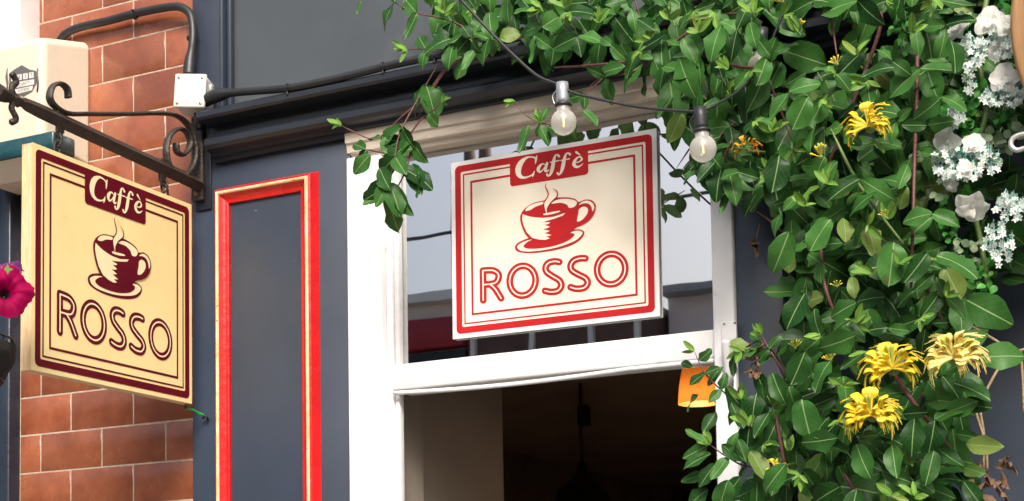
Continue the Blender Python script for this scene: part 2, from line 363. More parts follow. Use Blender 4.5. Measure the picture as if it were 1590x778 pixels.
# room behind the door
tag(MB().box(-5.2, 1.4, .12, 7.6, -.02, -.004).build('interior_floor', 'floor'), kind='structure')
ZC = 2.42
tag(MB().box(-5.2, 1.4, .12, 7.6, ZC, ZC+.05).build('interior_ceiling', 'int_ceil'), kind='structure')
yb = 6.6
tag(MB().box(-5, 1.2, yb, yb+.1, 0, ZC+.03).build('interior_back_wall', 'int_dark'), kind='structure')
tag(MB().box(1.1, 1.2, .121, yb+.05, -.01, ZC+.03).build('interior_side_wall', 'int_dark'), kind='structure')
tag(MB().box(-3.3, -3.2, .121, yb+.05, -.01, ZC+.03).build('interior_side_wall', 'int_dark'), kind='structure')
xw = P(612, 700, .06).x
yend = PX(781, 700, xw-.02).y
ymid = PX(657, 700, xw).y
tag(MB().box(xw-.12, xw-.02, ymid+.002, yend, 0, ZC+.03).build('interior_partition_wall', 'int_wall'), kind='structure')

# ------------------------------------------------------------------ cafe shopfront
XP0 = -1.81; XW0 = -1.460; XJ0 = -1.384; XJ1 = -.790; XW1 = -.754; XP1 = -.677
ZD, ZG0, ZG1, ZH = 1.954, 2.000, 2.374, 2.420
shop = thing('cafe_shopfront', (-1.1, .05, 0), 'slate blue painted cafe shopfront with white transom window and doorway', 'shopfront')
MB().box(XP0, XW0-.001, 0, .12, 0, 2.500, .002).build('pilaster', 'slate', shop)
MB().box(XW1+.001, XP1, 0, .12, 0, 2.500, .002).build('pilaster', 'slate', shop)
b = MB().box(XP1+.001, XP1+.012, .012, .12, 0, 2.5, .003); b.box(XP1+.0125, XP1+.02, .03, .12, 0, 2.5)
b.build('pilaster_moulding', 'slate2', shop)
MB().box(XP1+.021, 2.4, .045, .12, 0, 2.5).build('side_wall', 'slate', shop)
MB().box(XW0, XW1, .02, .12, ZH+.001, 2.50).build('lintel', 'slate', shop)
# fascia with its panel frame
xf = P(352, 100, 0).x
MB().box(XP0, 2.4, .018, .12, 2.5005, 3.2).build('fascia_panel', 'fascia', shop)
b = MB().box(XP0, xf-.012, .002, .017, 2.5010, 3.2, .002)
b.box(xf-.0118, xf-.004, -.008, .017, 2.5010, 3.2, .003); b.box(xf-.0038, xf+.006, .004, .017, 2.5010, 3.2, .003)
b.build('fascia_stile', 'slate', shop)
# cornice: stepped profile (y, z)
x0c = P(330, 200, -.03).x
prof = [(.02, 2.412), (-.010, 2.412), (-.012, 2.420), (-.020, 2.421), (-.022, 2.427), (-.034, 2.430), (-.040, 2.436), (-.040, 2.446), (-.034, 2.452), (-.026, 2.454), (-.026, 2.463), (-.022, 2.464), (-.022, 2.474), (-.030, 2.476), (-.060, 2.477), (-.064, 2.481), (-.064, 2.490), (-.058, 2.495), (-.040, 2.497), (.02, 2.503)]
MB().profx(prof, x0c-.012, 2.4, 60, .0006).build('cornice', 'slate2', shop)
# the wall above, out of the picture
MB().box(XP0, 2.4, .02, .12, 3.201, 6.5).build('upper_wall', 'brickfar', shop)
# red panel moulding with orange-cream bead
xa, xb, za = -1.753, -1.5265, 2.365
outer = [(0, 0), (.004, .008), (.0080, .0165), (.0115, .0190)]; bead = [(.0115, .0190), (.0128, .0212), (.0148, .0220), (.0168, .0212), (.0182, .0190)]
inner = [(.0182, .0190), (.0235, .0130), (.0275, .0105), (.0315, .0095), (.0335, .0085), (.0338, .0005)]
fr = MB().frame(xa, xb, .92, za, outer).frame(xa, xb, .92, za, inner).build('panel_moulding', 'red', shop)
MB().frame(xa, xb, .92, za, bead).build('pale_bead', 'orangecream', fr)
MB().box(xa+.034, xb-.034, -.003, -.0002, .954, za-.034).build('panel', 'slate', shop)
# white door frame and transom
wf = MB()
wf.box(XW0, XW0+.020, -.014, .03, 0, ZH-.046, .003); wf.box(XW0+.0205, XJ0-.012, -.004, .03, 0, ZH-.046, .003); wf.box(XJ0-.0115, XJ0, .012, .03, 0, ZH-.046, .002)
wf = wf.build('door_frame', 'white', shop); wf['label'] = 'white painted left jamb'
MB().box(XJ1+.0005, XW1, -.008, .10, 0, ZH-.046, .003).build('door_frame', 'white', shop)
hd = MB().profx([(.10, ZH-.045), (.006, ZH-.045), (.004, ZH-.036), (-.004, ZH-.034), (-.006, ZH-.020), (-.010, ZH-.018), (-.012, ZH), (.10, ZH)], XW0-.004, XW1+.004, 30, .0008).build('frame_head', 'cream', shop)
tw = MB().box(XJ0+.0005, XJ1-.0005, .006, .075, ZD, ZG0, .004).build('transom_rail', 'white', shop)
gl = MB().box(XJ0+.001, XJ1-.001, .034, .038, ZG0+.001, ZG1).build('transom_pane', 'glass', shop)
b = MB(); b.box(XJ0+.001, XJ0+.010, .018, .0335, ZG0+.0005, ZG1, .002); b.box(XJ1-.008, XJ1-.001, .018, .0335, ZG0+.0005, ZG1, .002)
b.build('glazing_bead', 'white', gl)
b = MB().box(XJ0+.0005, XJ0+.009, .018, .034, .9, ZD-.0005, .002); b.build('door_stop', 'white', shop)
pts = []
for i in range(25):
    t = i/24; x = XJ0+.004+(XJ1-XJ0-.008)*t
    pts.append((x, .006, ZD-.004-.0055*math.sin(math.pi*min(1, t/.75))*(1 if t < .75 else 0)))
MB().tube(pts, .0042, 6).build('draught_strip', 'white', shop)
MB().box(xw-.08, xw, .0345, ymid, 0, ZD+.02).build('reveal', 'int_wall', shop)
# black ribbed strip on the right hand jamb
xr = XJ1-.004; b = MB()
for i in range(46): b.box(xr-.013, xr, .040, .055, 1.55+i*.0075, 1.55+i*.0075+.0055, .001)
b.box(xr-.010, xr-.0005, .043, .052, 1.5, 1.91); b.build('ribbed_cover_strip', 'black', shop)

# blind hung behind the transom
bl = thing('window_blind', (-1.09, .20, 2.0), 'cream blind with red hem hanging behind the transom pane', 'blind')
b = MB(); n_ = 40; vs = []
for i in range(n_+1):
    x = XJ0-.08+(XJ1-XJ0+.2)*i/n_; y = .20+.006*math.sin(i*1.3)
    vs += [(x, y, 2.075), (x, y+.004, 2.40)]
b.add(vs, [(2*i, 2*i+2, 2*i+3, 2*i+1) for i in range(n_)], True); b.build('cloth', 'blind', bl)
MB().box(XJ0-.08, XJ1+.12, .190, .196, 2.045, 2.0745).build('hem', 'redcloth', bl)
MB().tube([(XJ0-.1, .2, 2.405), (XJ1+.13, .2, 2.405)], .009, 10).build('roller', 'white', bl)

# ------------------------------------------------------------------ tiled wall
tw_ = thing('tiled_wall', (-2.0, .1, 0), 'wall of glazed terracotta brick tiles with pale grout beside the red panel', 'wall')
YT = .018; PW, PH = .0668*D, .03267*D
xl = P(33, 650, YT).x
MB().box(xl-.002, XP0-.001, YT-.0012, .12, 0, 6.5).build('grout_bed', 'grout', tw_)
cache = {}
def tile_mesh(wd, ht):
    key = (round(wd, 4), round(ht, 4))
    if key in cache: return cache[key]
    bm = bmesh.new(); bmesh.ops.create_cube(bm, size=1)
    for v in bm.verts: v.co = Vector((v.co.x*wd, v.co.y*.006, v.co.z*ht))
    ed = [e for e in bm.edges if all(v.co.y < 0 for v in e.verts)]
    bmesh.ops.bevel(bm, geom=ed, offset=.0013, segments=2, affect='EDGES', profile=.5)
    for f in bm.faces: f.smooth = True
    me = bpy.data.meshes.new('tile'); bm.to_mesh(me); bm.free(); me.materials.append(M['tile']); cache[key] = me; return me
zrow0 = 1.5+.1577*D; g = .0028
i0 = -3
for row in range(-3, 18):
    z = zrow0+row*PH
    off = (-.9391 if row % 2 == 0 else -.9060)*D*(D+YT)/D
    x = off-3*PW
    while x < XP0:
        a, c = max(x+g/2, xl), min(x+PW-g/2, XP0-.002)
        if c-a > .004:
            o = bpy.data.objects.new('tile', tile_mesh(c-a, PH-g)); C.objects.link(o); o.parent = tw_
            o.location = Vector(((a+c)/2, YT+.001+random.uniform(-.0002, .0002), z+PH/2))-Vector(tw_['_o'])
            o.rotation_euler = (random.gauss(0, .002), 0, random.gauss(0, .0022))
        x += PW

# ------------------------------------------------------------------ shop next door, left edge
nb = thing('neighbour_shopfront', (-2.6, .05, 0), 'dark navy painted shop frame left of the terracotta tiles', 'shopfront')
xn = xl-.003
b = MB(); b.box(xn-.03, xn, -.012, .12, 0, 2.50, .004); b.box(xn-.062, xn-.0305, .004, .12, 0, 2.50, .004); b.box(xn-.10, xn-.0625, -.02, .12, 0, 2.50, .006); b.box(xn-1.2, xn-.1005, .03, .12, 0, 2.50)
b.build('frame', 'navy', nb)
MB().box(xn-1.2, P(30, 30, -.04).x, -.04, .12, 2.62, 6.5, .004).build('fascia', 'white', nb)
MB().box(xn-1.2, xn, .02, .12, 2.501, 2.619).build('cornice', 'navy', nb)

# ------------------------------------------------------------------ sign artwork (traced outlines, laid on as thin paint)
cP = [P(*q, .028) for q in ((704, 527), (1025, 491), (1013, 203), (697.6, 252.6))]
o2 = cP[0]; ux = (cP[1]-cP[0]); Wp = ux.length; ux.normalize(); Hp = ((cP[3]-cP[0]).length+(cP[2]-cP[1]).length)/2
vx = Vector((-ux.z, 0, ux.x))
def uvp(px, py):
    q = P(px, py, .028)-o2; return (q.dot(ux)/Wp, q.dot(vx)/Hp)
def cropB(p): return uvp(780+p[0]/4.3222, 220+p[1]/4.3222)
def cropC(p): return uvp(720+p[0]/5.6786, 370+p[1]/5.6786)
def ribbon(pts, ws, closed=False, n=6):
    p3 = [Vector((p[0], p[1], (ws[i] if isinstance(ws, (list, tuple)) else ws))) for i, p in enumerate(pts)]
    sp = smooth_path(p3, n, closed); k = len(sp); L_, R2 = [], []
    for i, p in enumerate(sp):
        a = sp[(i-1) % k] if (closed or i) else p; c = sp[(i+1) % k] if (closed or i < k-1) else p
        t = Vector((c.x-a.x, c.y-a.y)); t = t.normalized() if t.length else Vector((1, 0)); nn = Vector((-t.y, t.x))
        L_.append((p.x+nn.x*p.z/2, p.y+nn.y*p.z/2)); R2.append((p.x-nn.x*p.z/2, p.y-nn.y*p.z/2))
    return L_, R2, sp
def art(parent, mp, red, cream, aspect, lettercream):
    """mp(u, v, layer) -> point; every piece of paint is a mesh of its own"""
    def rr(x0, x1, y0, y1, r, n=6):
        out = []
        for cx, cy, a0 in ((x1-r, y1-r*aspect, 0), (x0+r, y1-r*aspect, 90), (x0+r, y0+r*aspect, 180), (x1-r, y0+r*aspect, 270)):
            for i in range(n+1):
                a = R_(a0+90*i/n); out.append((cx+r*math.cos(a), cy+r*aspect*math.sin(a)))
        return out
    def ring(A, B, lay, mb):
        k = len(A); vs = [mp(*p, lay) for p in A]+[mp(*p, lay) for p in B]
        mb.add(vs, [(i, (i+1) % k, k+(i+1) % k, k+i) for i in range(k)])
    def rect_ring(i0, i1, r0, r1, lay):
        mb = MB(); a = aspect
        ring(rr(i0, 1-i0, i0*a, 1-i0*a, r0), rr(i1, 1-i1, i1*a, 1-i1*a, r1), lay, mb); return mb
    rect_ring(.020, .050, .022, .008, 1).build('border', red, parent)
    rect_ring(.0605, .0675, .002, .001, 1).build('border_line', red, parent)
    rect_ring(.098, .108, .002, .001, 1).build('border_line', red, parent)
    tabp = [(.300, 1-.045*aspect), (.300, .83)] + [(.315-.015*math.cos(R_(a)), .83-.015*aspect*math.sin(R_(a))) for a in (20, 45, 70, 90)] \
        + [(.667+.015*math.sin(R_(a)), .83-.015*aspect*math.cos(R_(a))) for a in (0, 25, 50, 75, 90)] + [(.682, 1-.045*aspect)]
    tabo = MB().poly([Vector(mp(*p, 2)) for p in tabp]).build('name_tab', red, parent)
    def strip(mb, pts, ws, conv, lay, closed=False, n=6):
        A, B, sp = ribbon(pts, ws, closed, n); k = len(A)
        vs = [mp(*conv(p), lay) for p in A]+[mp(*conv(p), lay) for p in B]
        rg = k if closed else k-1
        fs = [(i, (i+1) % k, k+(i+1) % k, k+i) for i in range(rg)]
        mb.add(vs, fs)
        if not closed:
            for q, nb_ in ((sp[0], sp[1]), (sp[-1], sp[-2])):
                d = Vector((q.x-nb_.x, q.y-nb_.y)).normalized(); nn = Vector((-d.y, d.x)); r = q.z/2
                cap = [(q.x+nn.x*r*math.cos(R_(a))+d.x*r*math.sin(R_(a)), q.y+nn.y*r*math.cos(R_(a))+d.y*r*math.sin(R_(a))) for a in range(0, 181, 30)]
                mb.poly([Vector(mp(*conv(p), lay)) for p in cap])
    # Caffe lettering: strokes (points, widths)
    letters = {
     'C': [([(228, 150), (231, 125), (222, 112), (198, 106), (165, 113), (130, 145), (112, 190), (118, 228), (146, 244), (182, 238), (208, 222), (220, 202)], [4, 5, 9, 9, 15, 32, 37, 30, 16, 9, 7, 5]),
           ([(236, 97), (231, 122), (227, 152)], [5, 13, 4]), ([(220, 200), (214, 222), (207, 240)], [3, 11, 4])],
     'a': [([(296, 160), (276, 152), (256, 168), (246, 190), (256, 206), (274, 196), (292, 170)], [6, 8, 17, 22, 14, 7, 6]),
           ([(306, 147), (297, 178), (294, 196), (303, 203), (319, 192)], [15, 18, 18, 12, 4])],
     'f': [([(384, 100), (374, 90), (360, 98), (352, 124), (346, 156), (338, 194), (326, 224), (312, 234), (306, 224)], [17, 9, 12, 18, 23, 22, 13, 9, 15]), ([(328, 142), (386, 130)], [7, 7])],
     'g': [([(458, 88), (447, 79), (432, 88), (423, 114), (416, 146), (408, 184), (396, 214), (382, 225), (376, 215)], [17, 9, 12, 18, 23, 22, 13, 9, 15]), ([(398, 130), (456, 118)], [7, 7])],
     'e': [([(492, 146), (520, 138), (538, 122), (530, 106), (510, 110), (492, 132), (486, 156), (500, 172), (524, 168), (546, 150)], [5, 7, 12, 9, 10, 19, 23, 17, 9, 4]), ([(502, 74), (528, 94)], [15, 5])]}
    for key, strokes in letters.items():
        mb = MB()
        for q, (pts, ws) in enumerate(strokes): strip(mb, pts, [v*1.05 for v in ws], cropB, 3+q*.25)
        mb.build('letter', lettercream, tabo)
    # ROSSO: wide stroke with a fine inline
    def ell(cx, cy, rx, ry, tilt=-.14): return [(cx+rx*math.cos(a)*1.0, cy+ry*math.sin(a)+tilt*rx*math.cos(a)) for a in [2*math.pi*i/16 for i in range(16)]]
    O1, O2 = ell(525, 377, 114, 131, -.05), ell(1305, 275, 124, 134, -.05)
    S1 = [(848, 212), (806, 206), (755, 220), (728, 256), (738, 300), (790, 338), (848, 374), (866, 420), (838, 464), (780, 476), (722, 466)]
    S2 = [(1078, 180), (1032, 180), (978, 198), (949, 240), (958, 284), (1012, 320), (1078, 354), (1098, 396), (1068, 438), (1002, 448), (948, 434)]
    Rs = [([(175, 288), (177, 418), (178, 550)], False), ([(178, 288), (262, 286), (308, 314), (312, 356), (280, 398), (186, 412)], False), ([(240, 408), (286, 452), (336, 532)], False)]
    for paths in (Rs, [(O1, True)], [(S1, False)], [(S2, False)], [(O2, True)]):
        mb = MB(); mi = MB()
        for q, (pts, cl) in enumerate(paths):
            strip(mb, pts, 61, cropC, 1+q*.2, cl); strip(mi, pts, 12, cropC, 2+q*.2, cl)
        lo = mb.build('letter', red, parent); mi.build('inline', cream, lo)
    # cup and saucer, back to front
    def sh(pts, lay, mb, n=4, sm=True):
        q = [Vector((p[0], p[1], 0)) for p in pts]
        if sm: q = smooth_path(q, n, True)
        mb.poly([Vector(mp(*cropB(p), lay)) for p in q])
    cup = MB()
    sh([(88, 712), (100, 688), (135, 666), (200, 645), (330, 625), (450, 600), (515, 590), (552, 606), (546, 640), (500, 682), (420, 715), (320, 738), (220, 750), (140, 748), (100, 736)], 1, cup)
    co = cup.build('saucer', red, parent)
    c2 = MB(); sh([(104, 710), (122, 688), (165, 668), (240, 650), (450, 612), (510, 600), (541, 610), (532, 634), (490, 668), (400, 703), (300, 727), (200, 739), (130, 735)], 2, c2); c2.build('saucer_rim', cream, co)
    c3 = MB(); sh([(147, 702), (168, 680), (210, 660), (330, 640), (440, 618), (480, 618), (487, 632), (445, 668), (360, 700), (270, 717), (190, 721), (156, 714)], 3, c3); c3.build('saucer_well', red, co)
    c4 = MB()
    sh([(125, 520), (135, 480), (165, 445), (215, 415), (285, 398), (370, 380), (440, 377), (495, 388), (518, 408), (560, 392), (602, 395), (626, 416), (633, 445), (620, 490), (590, 530), (545, 560), (505, 578), (474, 602), (440, 636), (330, 664), (250, 668), (195, 657), (160, 622), (138, 575)], 4, c4)
    cu = c4.build('cup', red, parent)
    hl = MB()
    sh([(143, 490), (170, 500), (200, 508), (240, 513), (280, 515), (350, 508), (428, 482), (412, 500), (350, 522), (278, 543), (328, 545), (313, 557), (286, 562), (326, 574), (308, 584), (278, 592), (326, 602), (310, 610), (288, 618), (337, 630), (300, 641), (326, 652), (296, 662), (250, 660), (206, 648), (170, 612), (150, 568), (139, 525)], 5, hl, sm=False)
    sh([(160, 468), (180, 440), (220, 420), (282, 407), (285, 420), (230, 440), (195, 462)], 5, hl)
    sh([(335, 418), (370, 395), (430, 387), (488, 396), (507, 414), (490, 440), (455, 448), (440, 427), (400, 414), (360, 418)], 5, hl)
    sh([(520, 428), (545, 406), (580, 400), (612, 416), (623, 445), (611, 472), (604, 442), (585, 421), (552, 418)], 5, hl)
    sh([(507, 537), (516, 490), (520, 460), (545, 441), (575, 447), (580, 475), (560, 510), (532, 534)], 5, hl)
    sh([(283, 488), (310, 481), (384, 468), (390, 475), (340, 490), (290, 497)], 5, hl)
    hl.build('highlight', cream, cu)
    st = MB(); strip(st, [(302, 284), (297, 308), (314, 344), (312, 372), (287, 412), (286, 442), (300, 480)], [2, 6, 8, 7, 6, 6, 3], cropB, 7)
    strip(st, [(348, 320), (374, 338), (374, 372), (334, 412), (310, 450), (308, 480)], [2, 7, 8, 6, 5, 3], cropB, 7)
    st.build('steam', red, parent)
    sm_ = MB(); sh([(318, 362), (345, 350), (368, 372), (333, 408), (309, 450), (306, 484), (299, 484), (290, 445), (291, 414), (314, 378)], 6, sm_); sm_.build('steam_fill', cream, parent)

# poster on the transom pane
pc = (cP[0]+cP[1])/2
po = thing('window_sign', (pc.x, .0335, pc.z), 'tilted white edged red and cream cafe sign stuck on the transom glass', 'sign')
YS = .026
def mpP(u, v, lay): return o2+ux*(u*Wp)+vx*(v*Hp)+Vector((0, YS-.028-.00035*lay, 0))
b = MB()
f4 = [mpP(u, v, 0) for u, v in ((0, 0), (1, 0), (1, 1), (0, 1))]; k4 = [p+Vector((0, .0032, 0)) for p in f4]
b.add(f4+k4, [(0, 1, 2, 3), (7, 6, 5, 4), (0, 4, 5, 1), (1, 5, 6, 2), (2, 6, 7, 3), (3, 7, 4, 0)]); b.build('card', 'posterwhite', po)
A_ = Wp/Hp
MB().add([mpP(u, v, .5) for u, v in ((.03, .03*A_), (.97, .03*A_), (.97, 1-.03*A_), (.03, 1-.03*A_))], [(0, 1, 2, 3)]).build('print', 'poster', po)
art(po, mpP, 'posterred', 'poster', A_, 'poster')

# ------------------------------------------------------------------ projecting sign and its bracket
XS = -1.772
sy0, sy1, sz0, sz1 = -.457, -.050, 1.957, 2.326
hs_ = thing('hanging_sign', (XS-.01, (sy0+sy1)/2, sz0), 'square cream cafe sign board with maroon lettering hanging from the iron bracket', 'sign')
TH = .021
b = MB().box(XS-TH+.0002, XS-.0002, sy0+.0012, sy1, sz0+.0005, sz1-.0005); b.build('board_core', 'ply', hs_)
MB().add([(XS, sy0, sz0), (XS, sy1, sz0), (XS, sy1, sz1), (XS, sy0, sz1)], [(0, 1, 2, 3)]).build('painted_face', 'board', hs_)
MB().add([(XS-TH, sy0, sz0), (XS-TH, sy0, sz1), (XS-TH, sy1, sz1), (XS-TH, sy1, sz0)], [(0, 1, 2, 3)]).build('painted_face', 'board', hs_)
def mpS(u, v, lay): return Vector((XS+.00035*lay+.0002, sy0+u*(sy1-sy0), sz0+v*(sz1-sz0)))
art(hs_, mpS, 'maroon', 'signcream', (sy1-sy0)/(sz1-sz0), 'signcream')

XB = XS-.010
def Q(px, py, X=XB): return PX(px, py, X)
br = thing('sign_bracket', (XB, -.02, 2.30), 'black wrought iron sign bracket with scrolls fixed to the pilaster', 'bracket')
zb0, zb1 = 2.373, 2.391
bar = [Vector((XB, -.014, 2.374)), Vector((XB, -.462, 2.388))]
MB().tube([bar[0]+(bar[1]-bar[0])*t for t in (0, .3, .6, .93, 1)], [.0135, .0135, .0132, .013, .011], 4).build('bar', 'iron', br)
fin = MB(); d_ = (bar[1]-bar[0]).normalized(); e_ = bar[1]
fin.tube([e_, e_+d_*.010, e_+d_*.018, e_+d_*.03, e_+d_*.045, e_+d_*.062], [.011, .0075, .012, .008, .013, .016], 4)
for s in (1, -1):
    fin.tube(smooth_path([e_+d_*.022, e_+d_*.030+Vector((0, 0, .016*s)), e_+d_*.020+Vector((0, 0, .030*s)), e_+d_*.030+Vector((0, 0, .040*s))], 5), .0055, 6)
fin.build('finial', 'iron', br)
sc = [(106, 152), (104, 138), (94, 130), (82, 134), (77, 150), (84, 164), (105, 176), (140, 177), (200, 177), (250, 176), (275, 180), (293, 196), (302, 222), (302, 250), (290, 270), (275, 272), (262, 256), (258, 232), (264, 210), (279, 200), (292, 208), (295, 226), (285, 240), (275, 236), (273, 222)]
MB().tube(smooth_path([Q(*p) for p in sc], 5), .0062, 8, flat=(1.25, .62)).build('scroll', 'iron', br)
xb_ = P(312, 250, -.01).x
MB().box(xb_-.018, xb_+.018, -.0045, -.0003, P(312, 328, 0).z, P(312, 165, 0).z, .002).build('backing_plate', 'slate2', br)
MB().box(xb_-.020, xb_+.006, -.014, -.0048, P(308, 312, -.01).z, P(308, 178, -.01).z, .0015).build('wall_plate', 'iron', br)
for q in ((306, 181), (308, 230), (306, 300)):
    c = P(*q, -.015); MB().lathe((c.x-.003, -.0145, c.z), [(.0052, 0), (.0052, .0015), (.003, .003), (.0001, .003)], 10, (0, -1, 0)).build('screw', 'brass', br)
def link(px, py, tilt=0):
    b = MB(); c = Q(px, py); pts = []
    for i in range(13):
        a = 2*math.pi*i/12; pts.append(c+Vector((.0065*math.cos(a)*math.sin(tilt), .0065*math.cos(a)*math.cos(tilt), .012*math.sin(a))))
    b.tube(pts, .0022, 6, False); return b
for (bx, by), (tx, ty) in (((93, 195), (88, 236)), ((252, 272), (258, 304))):
    t_ = Q(bx, by); b = MB(); b.box(XB-.003, XB+.003, t_.y-.008, t_.y+.008, t_.z-.012, t_.z+.030, .001); b.build('lug', 'iron', br)
    n_ = 3
    for i in range(n_): link(bx+(tx-bx)*(i+.6)/n_, by+(ty-by)*(i+.6)/n_, (i % 2)*1.5).build('chain_link', 'iron', br)

# ------------------------------------------------------------------ alarm box
ab = thing('alarm_box', (-2.17, .01, 2.45), 'cream security alarm box with grey crest and teal base beside tiles', 'alarm box')
bm_ = MB(); z0, z1 = 2.462, 2.715
pl = [(-2.30, YT-.001), (-2.30, -.085), (-2.285, -.098), (-2.10, -.098), (-2.088, -.090), (-2.072, YT-.001)]
k = len(pl); vs = []
for z, s_ in ((z0, .0), (z1-.012, .0), (z1, .010)):
    for x, y in pl:
        yy = y+s_*(1 if y < 0 else 0); zz = z
        if z > 2.6: zz = z-.022*(1 if y < 0 else 0)
        if z == z0 and y < 0: zz = z+.028
        vs.append((x+(s_ if x < -2.2 else -s_), yy, zz))
fs = [(i*k+j, i*k+(j+1) % k, (i+1)*k+(j+1) % k, (i+1)*k+j) for i in range(2) for j in range(k)]+[tuple(range(k-1, -1, -1)), tuple(2*k+j for j in range(k))]
body = bm_.add(vs, fs).build('body', 'alarm', ab)
bv = body.modifiers.new('bevel', 'BEVEL'); bv.width = .006; bv.segments = 3; bv.limit_method = 'ANGLE'; bv.angle_limit = R_(30)
MB().box(-2.305, P(86, 215, -.10).x, -.106, -.045, P(50, 238, -.106).z, P(50, 209, -.106).z, .004).build('strobe_lens', 'teal', ab)
zt = P(50, 238, -.106).z
MB().add([(-2.28, -.10, zt), (-2.08, -.10, zt), (-2.08, .01, zt), (-2.28, .01, zt), (-2.25, -.06, zt-.03), (-2.10, -.06, zt-.03), (-2.10, .01, zt-.03), (-2.25, .01, zt-.03)],
         [(0, 1, 5, 4), (1, 2, 6, 5), (2, 3, 7, 6), (3, 0, 4, 7), (4, 5, 6, 7), (3, 2, 1, 0)]).build('base', 'alarm', ab)
ya = -.0984
def pa(px, py, l=0): return P(px, py, ya-.0004*l)
cr = MB().poly([pa(*p, 1) for p in ((14, 114), (22, 108), (34, 101), (46, 108), (56, 110), (56, 130), (50, 142), (36, 150), (22, 146), (14, 136))]).build('crest', 'crest', ab)
b = MB()
for x in (10.5, 57.5): b = MB(); b.tube([pa(x, 112, 1), pa(x+1.5, 128, 1), pa(x, 142, 1)], .0016, 6); b.tube([pa(x+1, 106, 1), pa(x-1.5, 120, 1), pa(x+1, 134, 1)], .0012, 6); b.build('crest_ribbon', 'crest', cr)

MB().poly([pa(*p, 2) for p in ((17, 129), (53, 123), (53, 131), (17, 138))]).build('crest_band', 'crest2', cr)
MB().poly([pa(*p, 2) for p in ((19, 140), (51, 133), (50, 140), (22, 147))]).build('crest_band', 'crest2', cr)
def text(txt, px, py, hpx, m, parent, l=3):
    cu = bpy.data.curves.new('txt', 'FONT'); cu.body = txt; cu.align_x = 'CENTER'; cu.align_y = 'CENTER'; cu.size = hpx*mpp(px, py, ya)*1.35
    ob = bpy.data.objects.new('txt', cu); C.objects.link(ob)
    me = bpy.data.meshes.new_from_object(ob.evaluated_get(bpy.context.evaluated_depsgraph_get())); bpy.data.objects.remove(ob)
    c = pa(px, py, l); b = MB(); b.add([(c.x+v.co.x, c.y, c.z+v.co.y) for v in me.vertices], [tuple(p.vertices) for p in me.polygons])
    b.build('lettering', m, parent)
for i, ch in enumerate('BEST'):
    x, y = 21+i*9.2, 121.5-i*1.6
    MB().poly([pa(x+a, y+c, 2) for a, c in ((-3.6, -4), (3.6, -5), (3.6, 4), (-3.6, 5))]).build('letter_block', 'crest2', cr); text(ch, x, y, 6, 'crest', cr)
text('SECURITY', 35, 130.5, 5, 'crest', cr); text('SYSTEMS', 36, 140, 4.5, 'crest', cr)

# ------------------------------------------------------------------ cables and junction box
pts = smooth_path([P(x, y, yy) for x, y, yy in ((92, 66, .006), (100, 54, .003), (122, 43, 0), (165, 33, -.002), (215, 20, -.004), (262, 11, -.008), (283, 12, -.010), (296, 24, -.012), (300, 48, -.016), (299, 70, -.020), (296, 92, -.022), (294, 118, -.026))], 8)
rs = [.0078]*len(pts)
for i in range(len(pts)-14, len(pts)): rs[i] = .0078+.0045*min(1, (i-(len(pts)-14))/8)
cb = tag(MB().tube(pts, rs, 12).build('cable', 'rubber'), 'thick black cable bending over the terracotta tiles into the junction box', 'cable')
for q in ((208, 21), (298, 58)):
    c = P(*q, -.010); MB().lathe((c.x, c.y, c.z-.002), [(.0095, -.003), (.0105, 0), (.0095, .003)], 12, (1, 0, .25) if q[0] < 250 else (0, 0, 1)).build('cable_clip', 'rubber', cb)
jb = thing('junction_box', (-1.77, -.02, 2.50), 'small white plastic junction box where the two black cables meet', 'junction box')
c0 = P(296, 146, -.05)
b = MB().box(-.029, .029, -.022, .030, -.031, .031, .006); b.xf(Matrix.Translation(c0+Vector((0, .012, 0)))@Matrix.Rotation(R_(20), 4, 'Z')@Matrix.Rotation(R_(4), 4, 'Y')); b.build('box', 'plastic', jb)
b = MB().box(-.030, .030, -.030, -.0225, -.032, .032, .005); b.xf(Matrix.Translation(c0+Vector((0, .012, 0)))@Matrix.Rotation(R_(20), 4, 'Z')@Matrix.Rotation(R_(4), 4, 'Y')); b.build('lid', 'plastic', jb)
for sx_, sz_ in ((-.022, -.024), (.022, -.024), (-.022, .024), (.022, .024)):
    b = MB().lathe((sx_, -.0298, sz_), [(.0028, 0), (.0026, .0012), (.0001, .0012)], 8, (0, -1, 0)); b.xf(Matrix.Translation(c0+Vector((0, .012, 0)))@Matrix.Rotation(R_(20), 4, 'Z')@Matrix.Rotation(R_(4), 4, 'Y')); b.build('screw', 'screw', jb)
b = MB().lathe(c0+Vector((.027, .024, .012)), [(.0001, 0), (.009, 0), (.009, .003), (.006, .004), (.0001, .004)], 14, (1, .36, 0)); b.build('knockout', 'plastic', jb)
MB().tube([c0+Vector((.0, .02, -.029)), c0+Vector((.004, .02, -.06))], .007, 10).build('cable_stub', 'rubber', jb)
pts = smooth_path([P(x, y, yy) for x, y, yy in ((316, 157, -.044), (330, 151, -.046), (346, 146, -.048), (362, 144, -.050), (400, 141, -.054), (447, 137, -.060), (500, 127, -.062), (560, 113, -.062), (600, 103, -.062), (650, 92, -.062), (700, 81, -.062), (760, 67, -.062), (830, 53, -.062), (930, 33, -.062), (1100, -2, -.062))], 6)
rs = [.0070]*len(pts)
for i in range(18): rs[i] = .0070+.0055*(1 if i < 10 else (18-i)/8)
cb2 = tag(MB().tube(pts, rs, 10).build('cable', 'rubber'), 'black cable clipped along the top of the slate cornice', 'cable')
for q in ((447, 137), (595, 104), (675, 87), (745, 70)):
    c = P(*q, -.062); b = MB().lathe((c.x, c.y, c.z), [(.0080, -.0025), (.0086, 0), (.0080, .0025)], 10, (1, 0, .06)); b.box(c.x-.002, c.x+.002, c.y-.004, c.y+.004, c.z-.014, c.z-.006, .001); b.build('cable_clip', 'rubber', cb2)

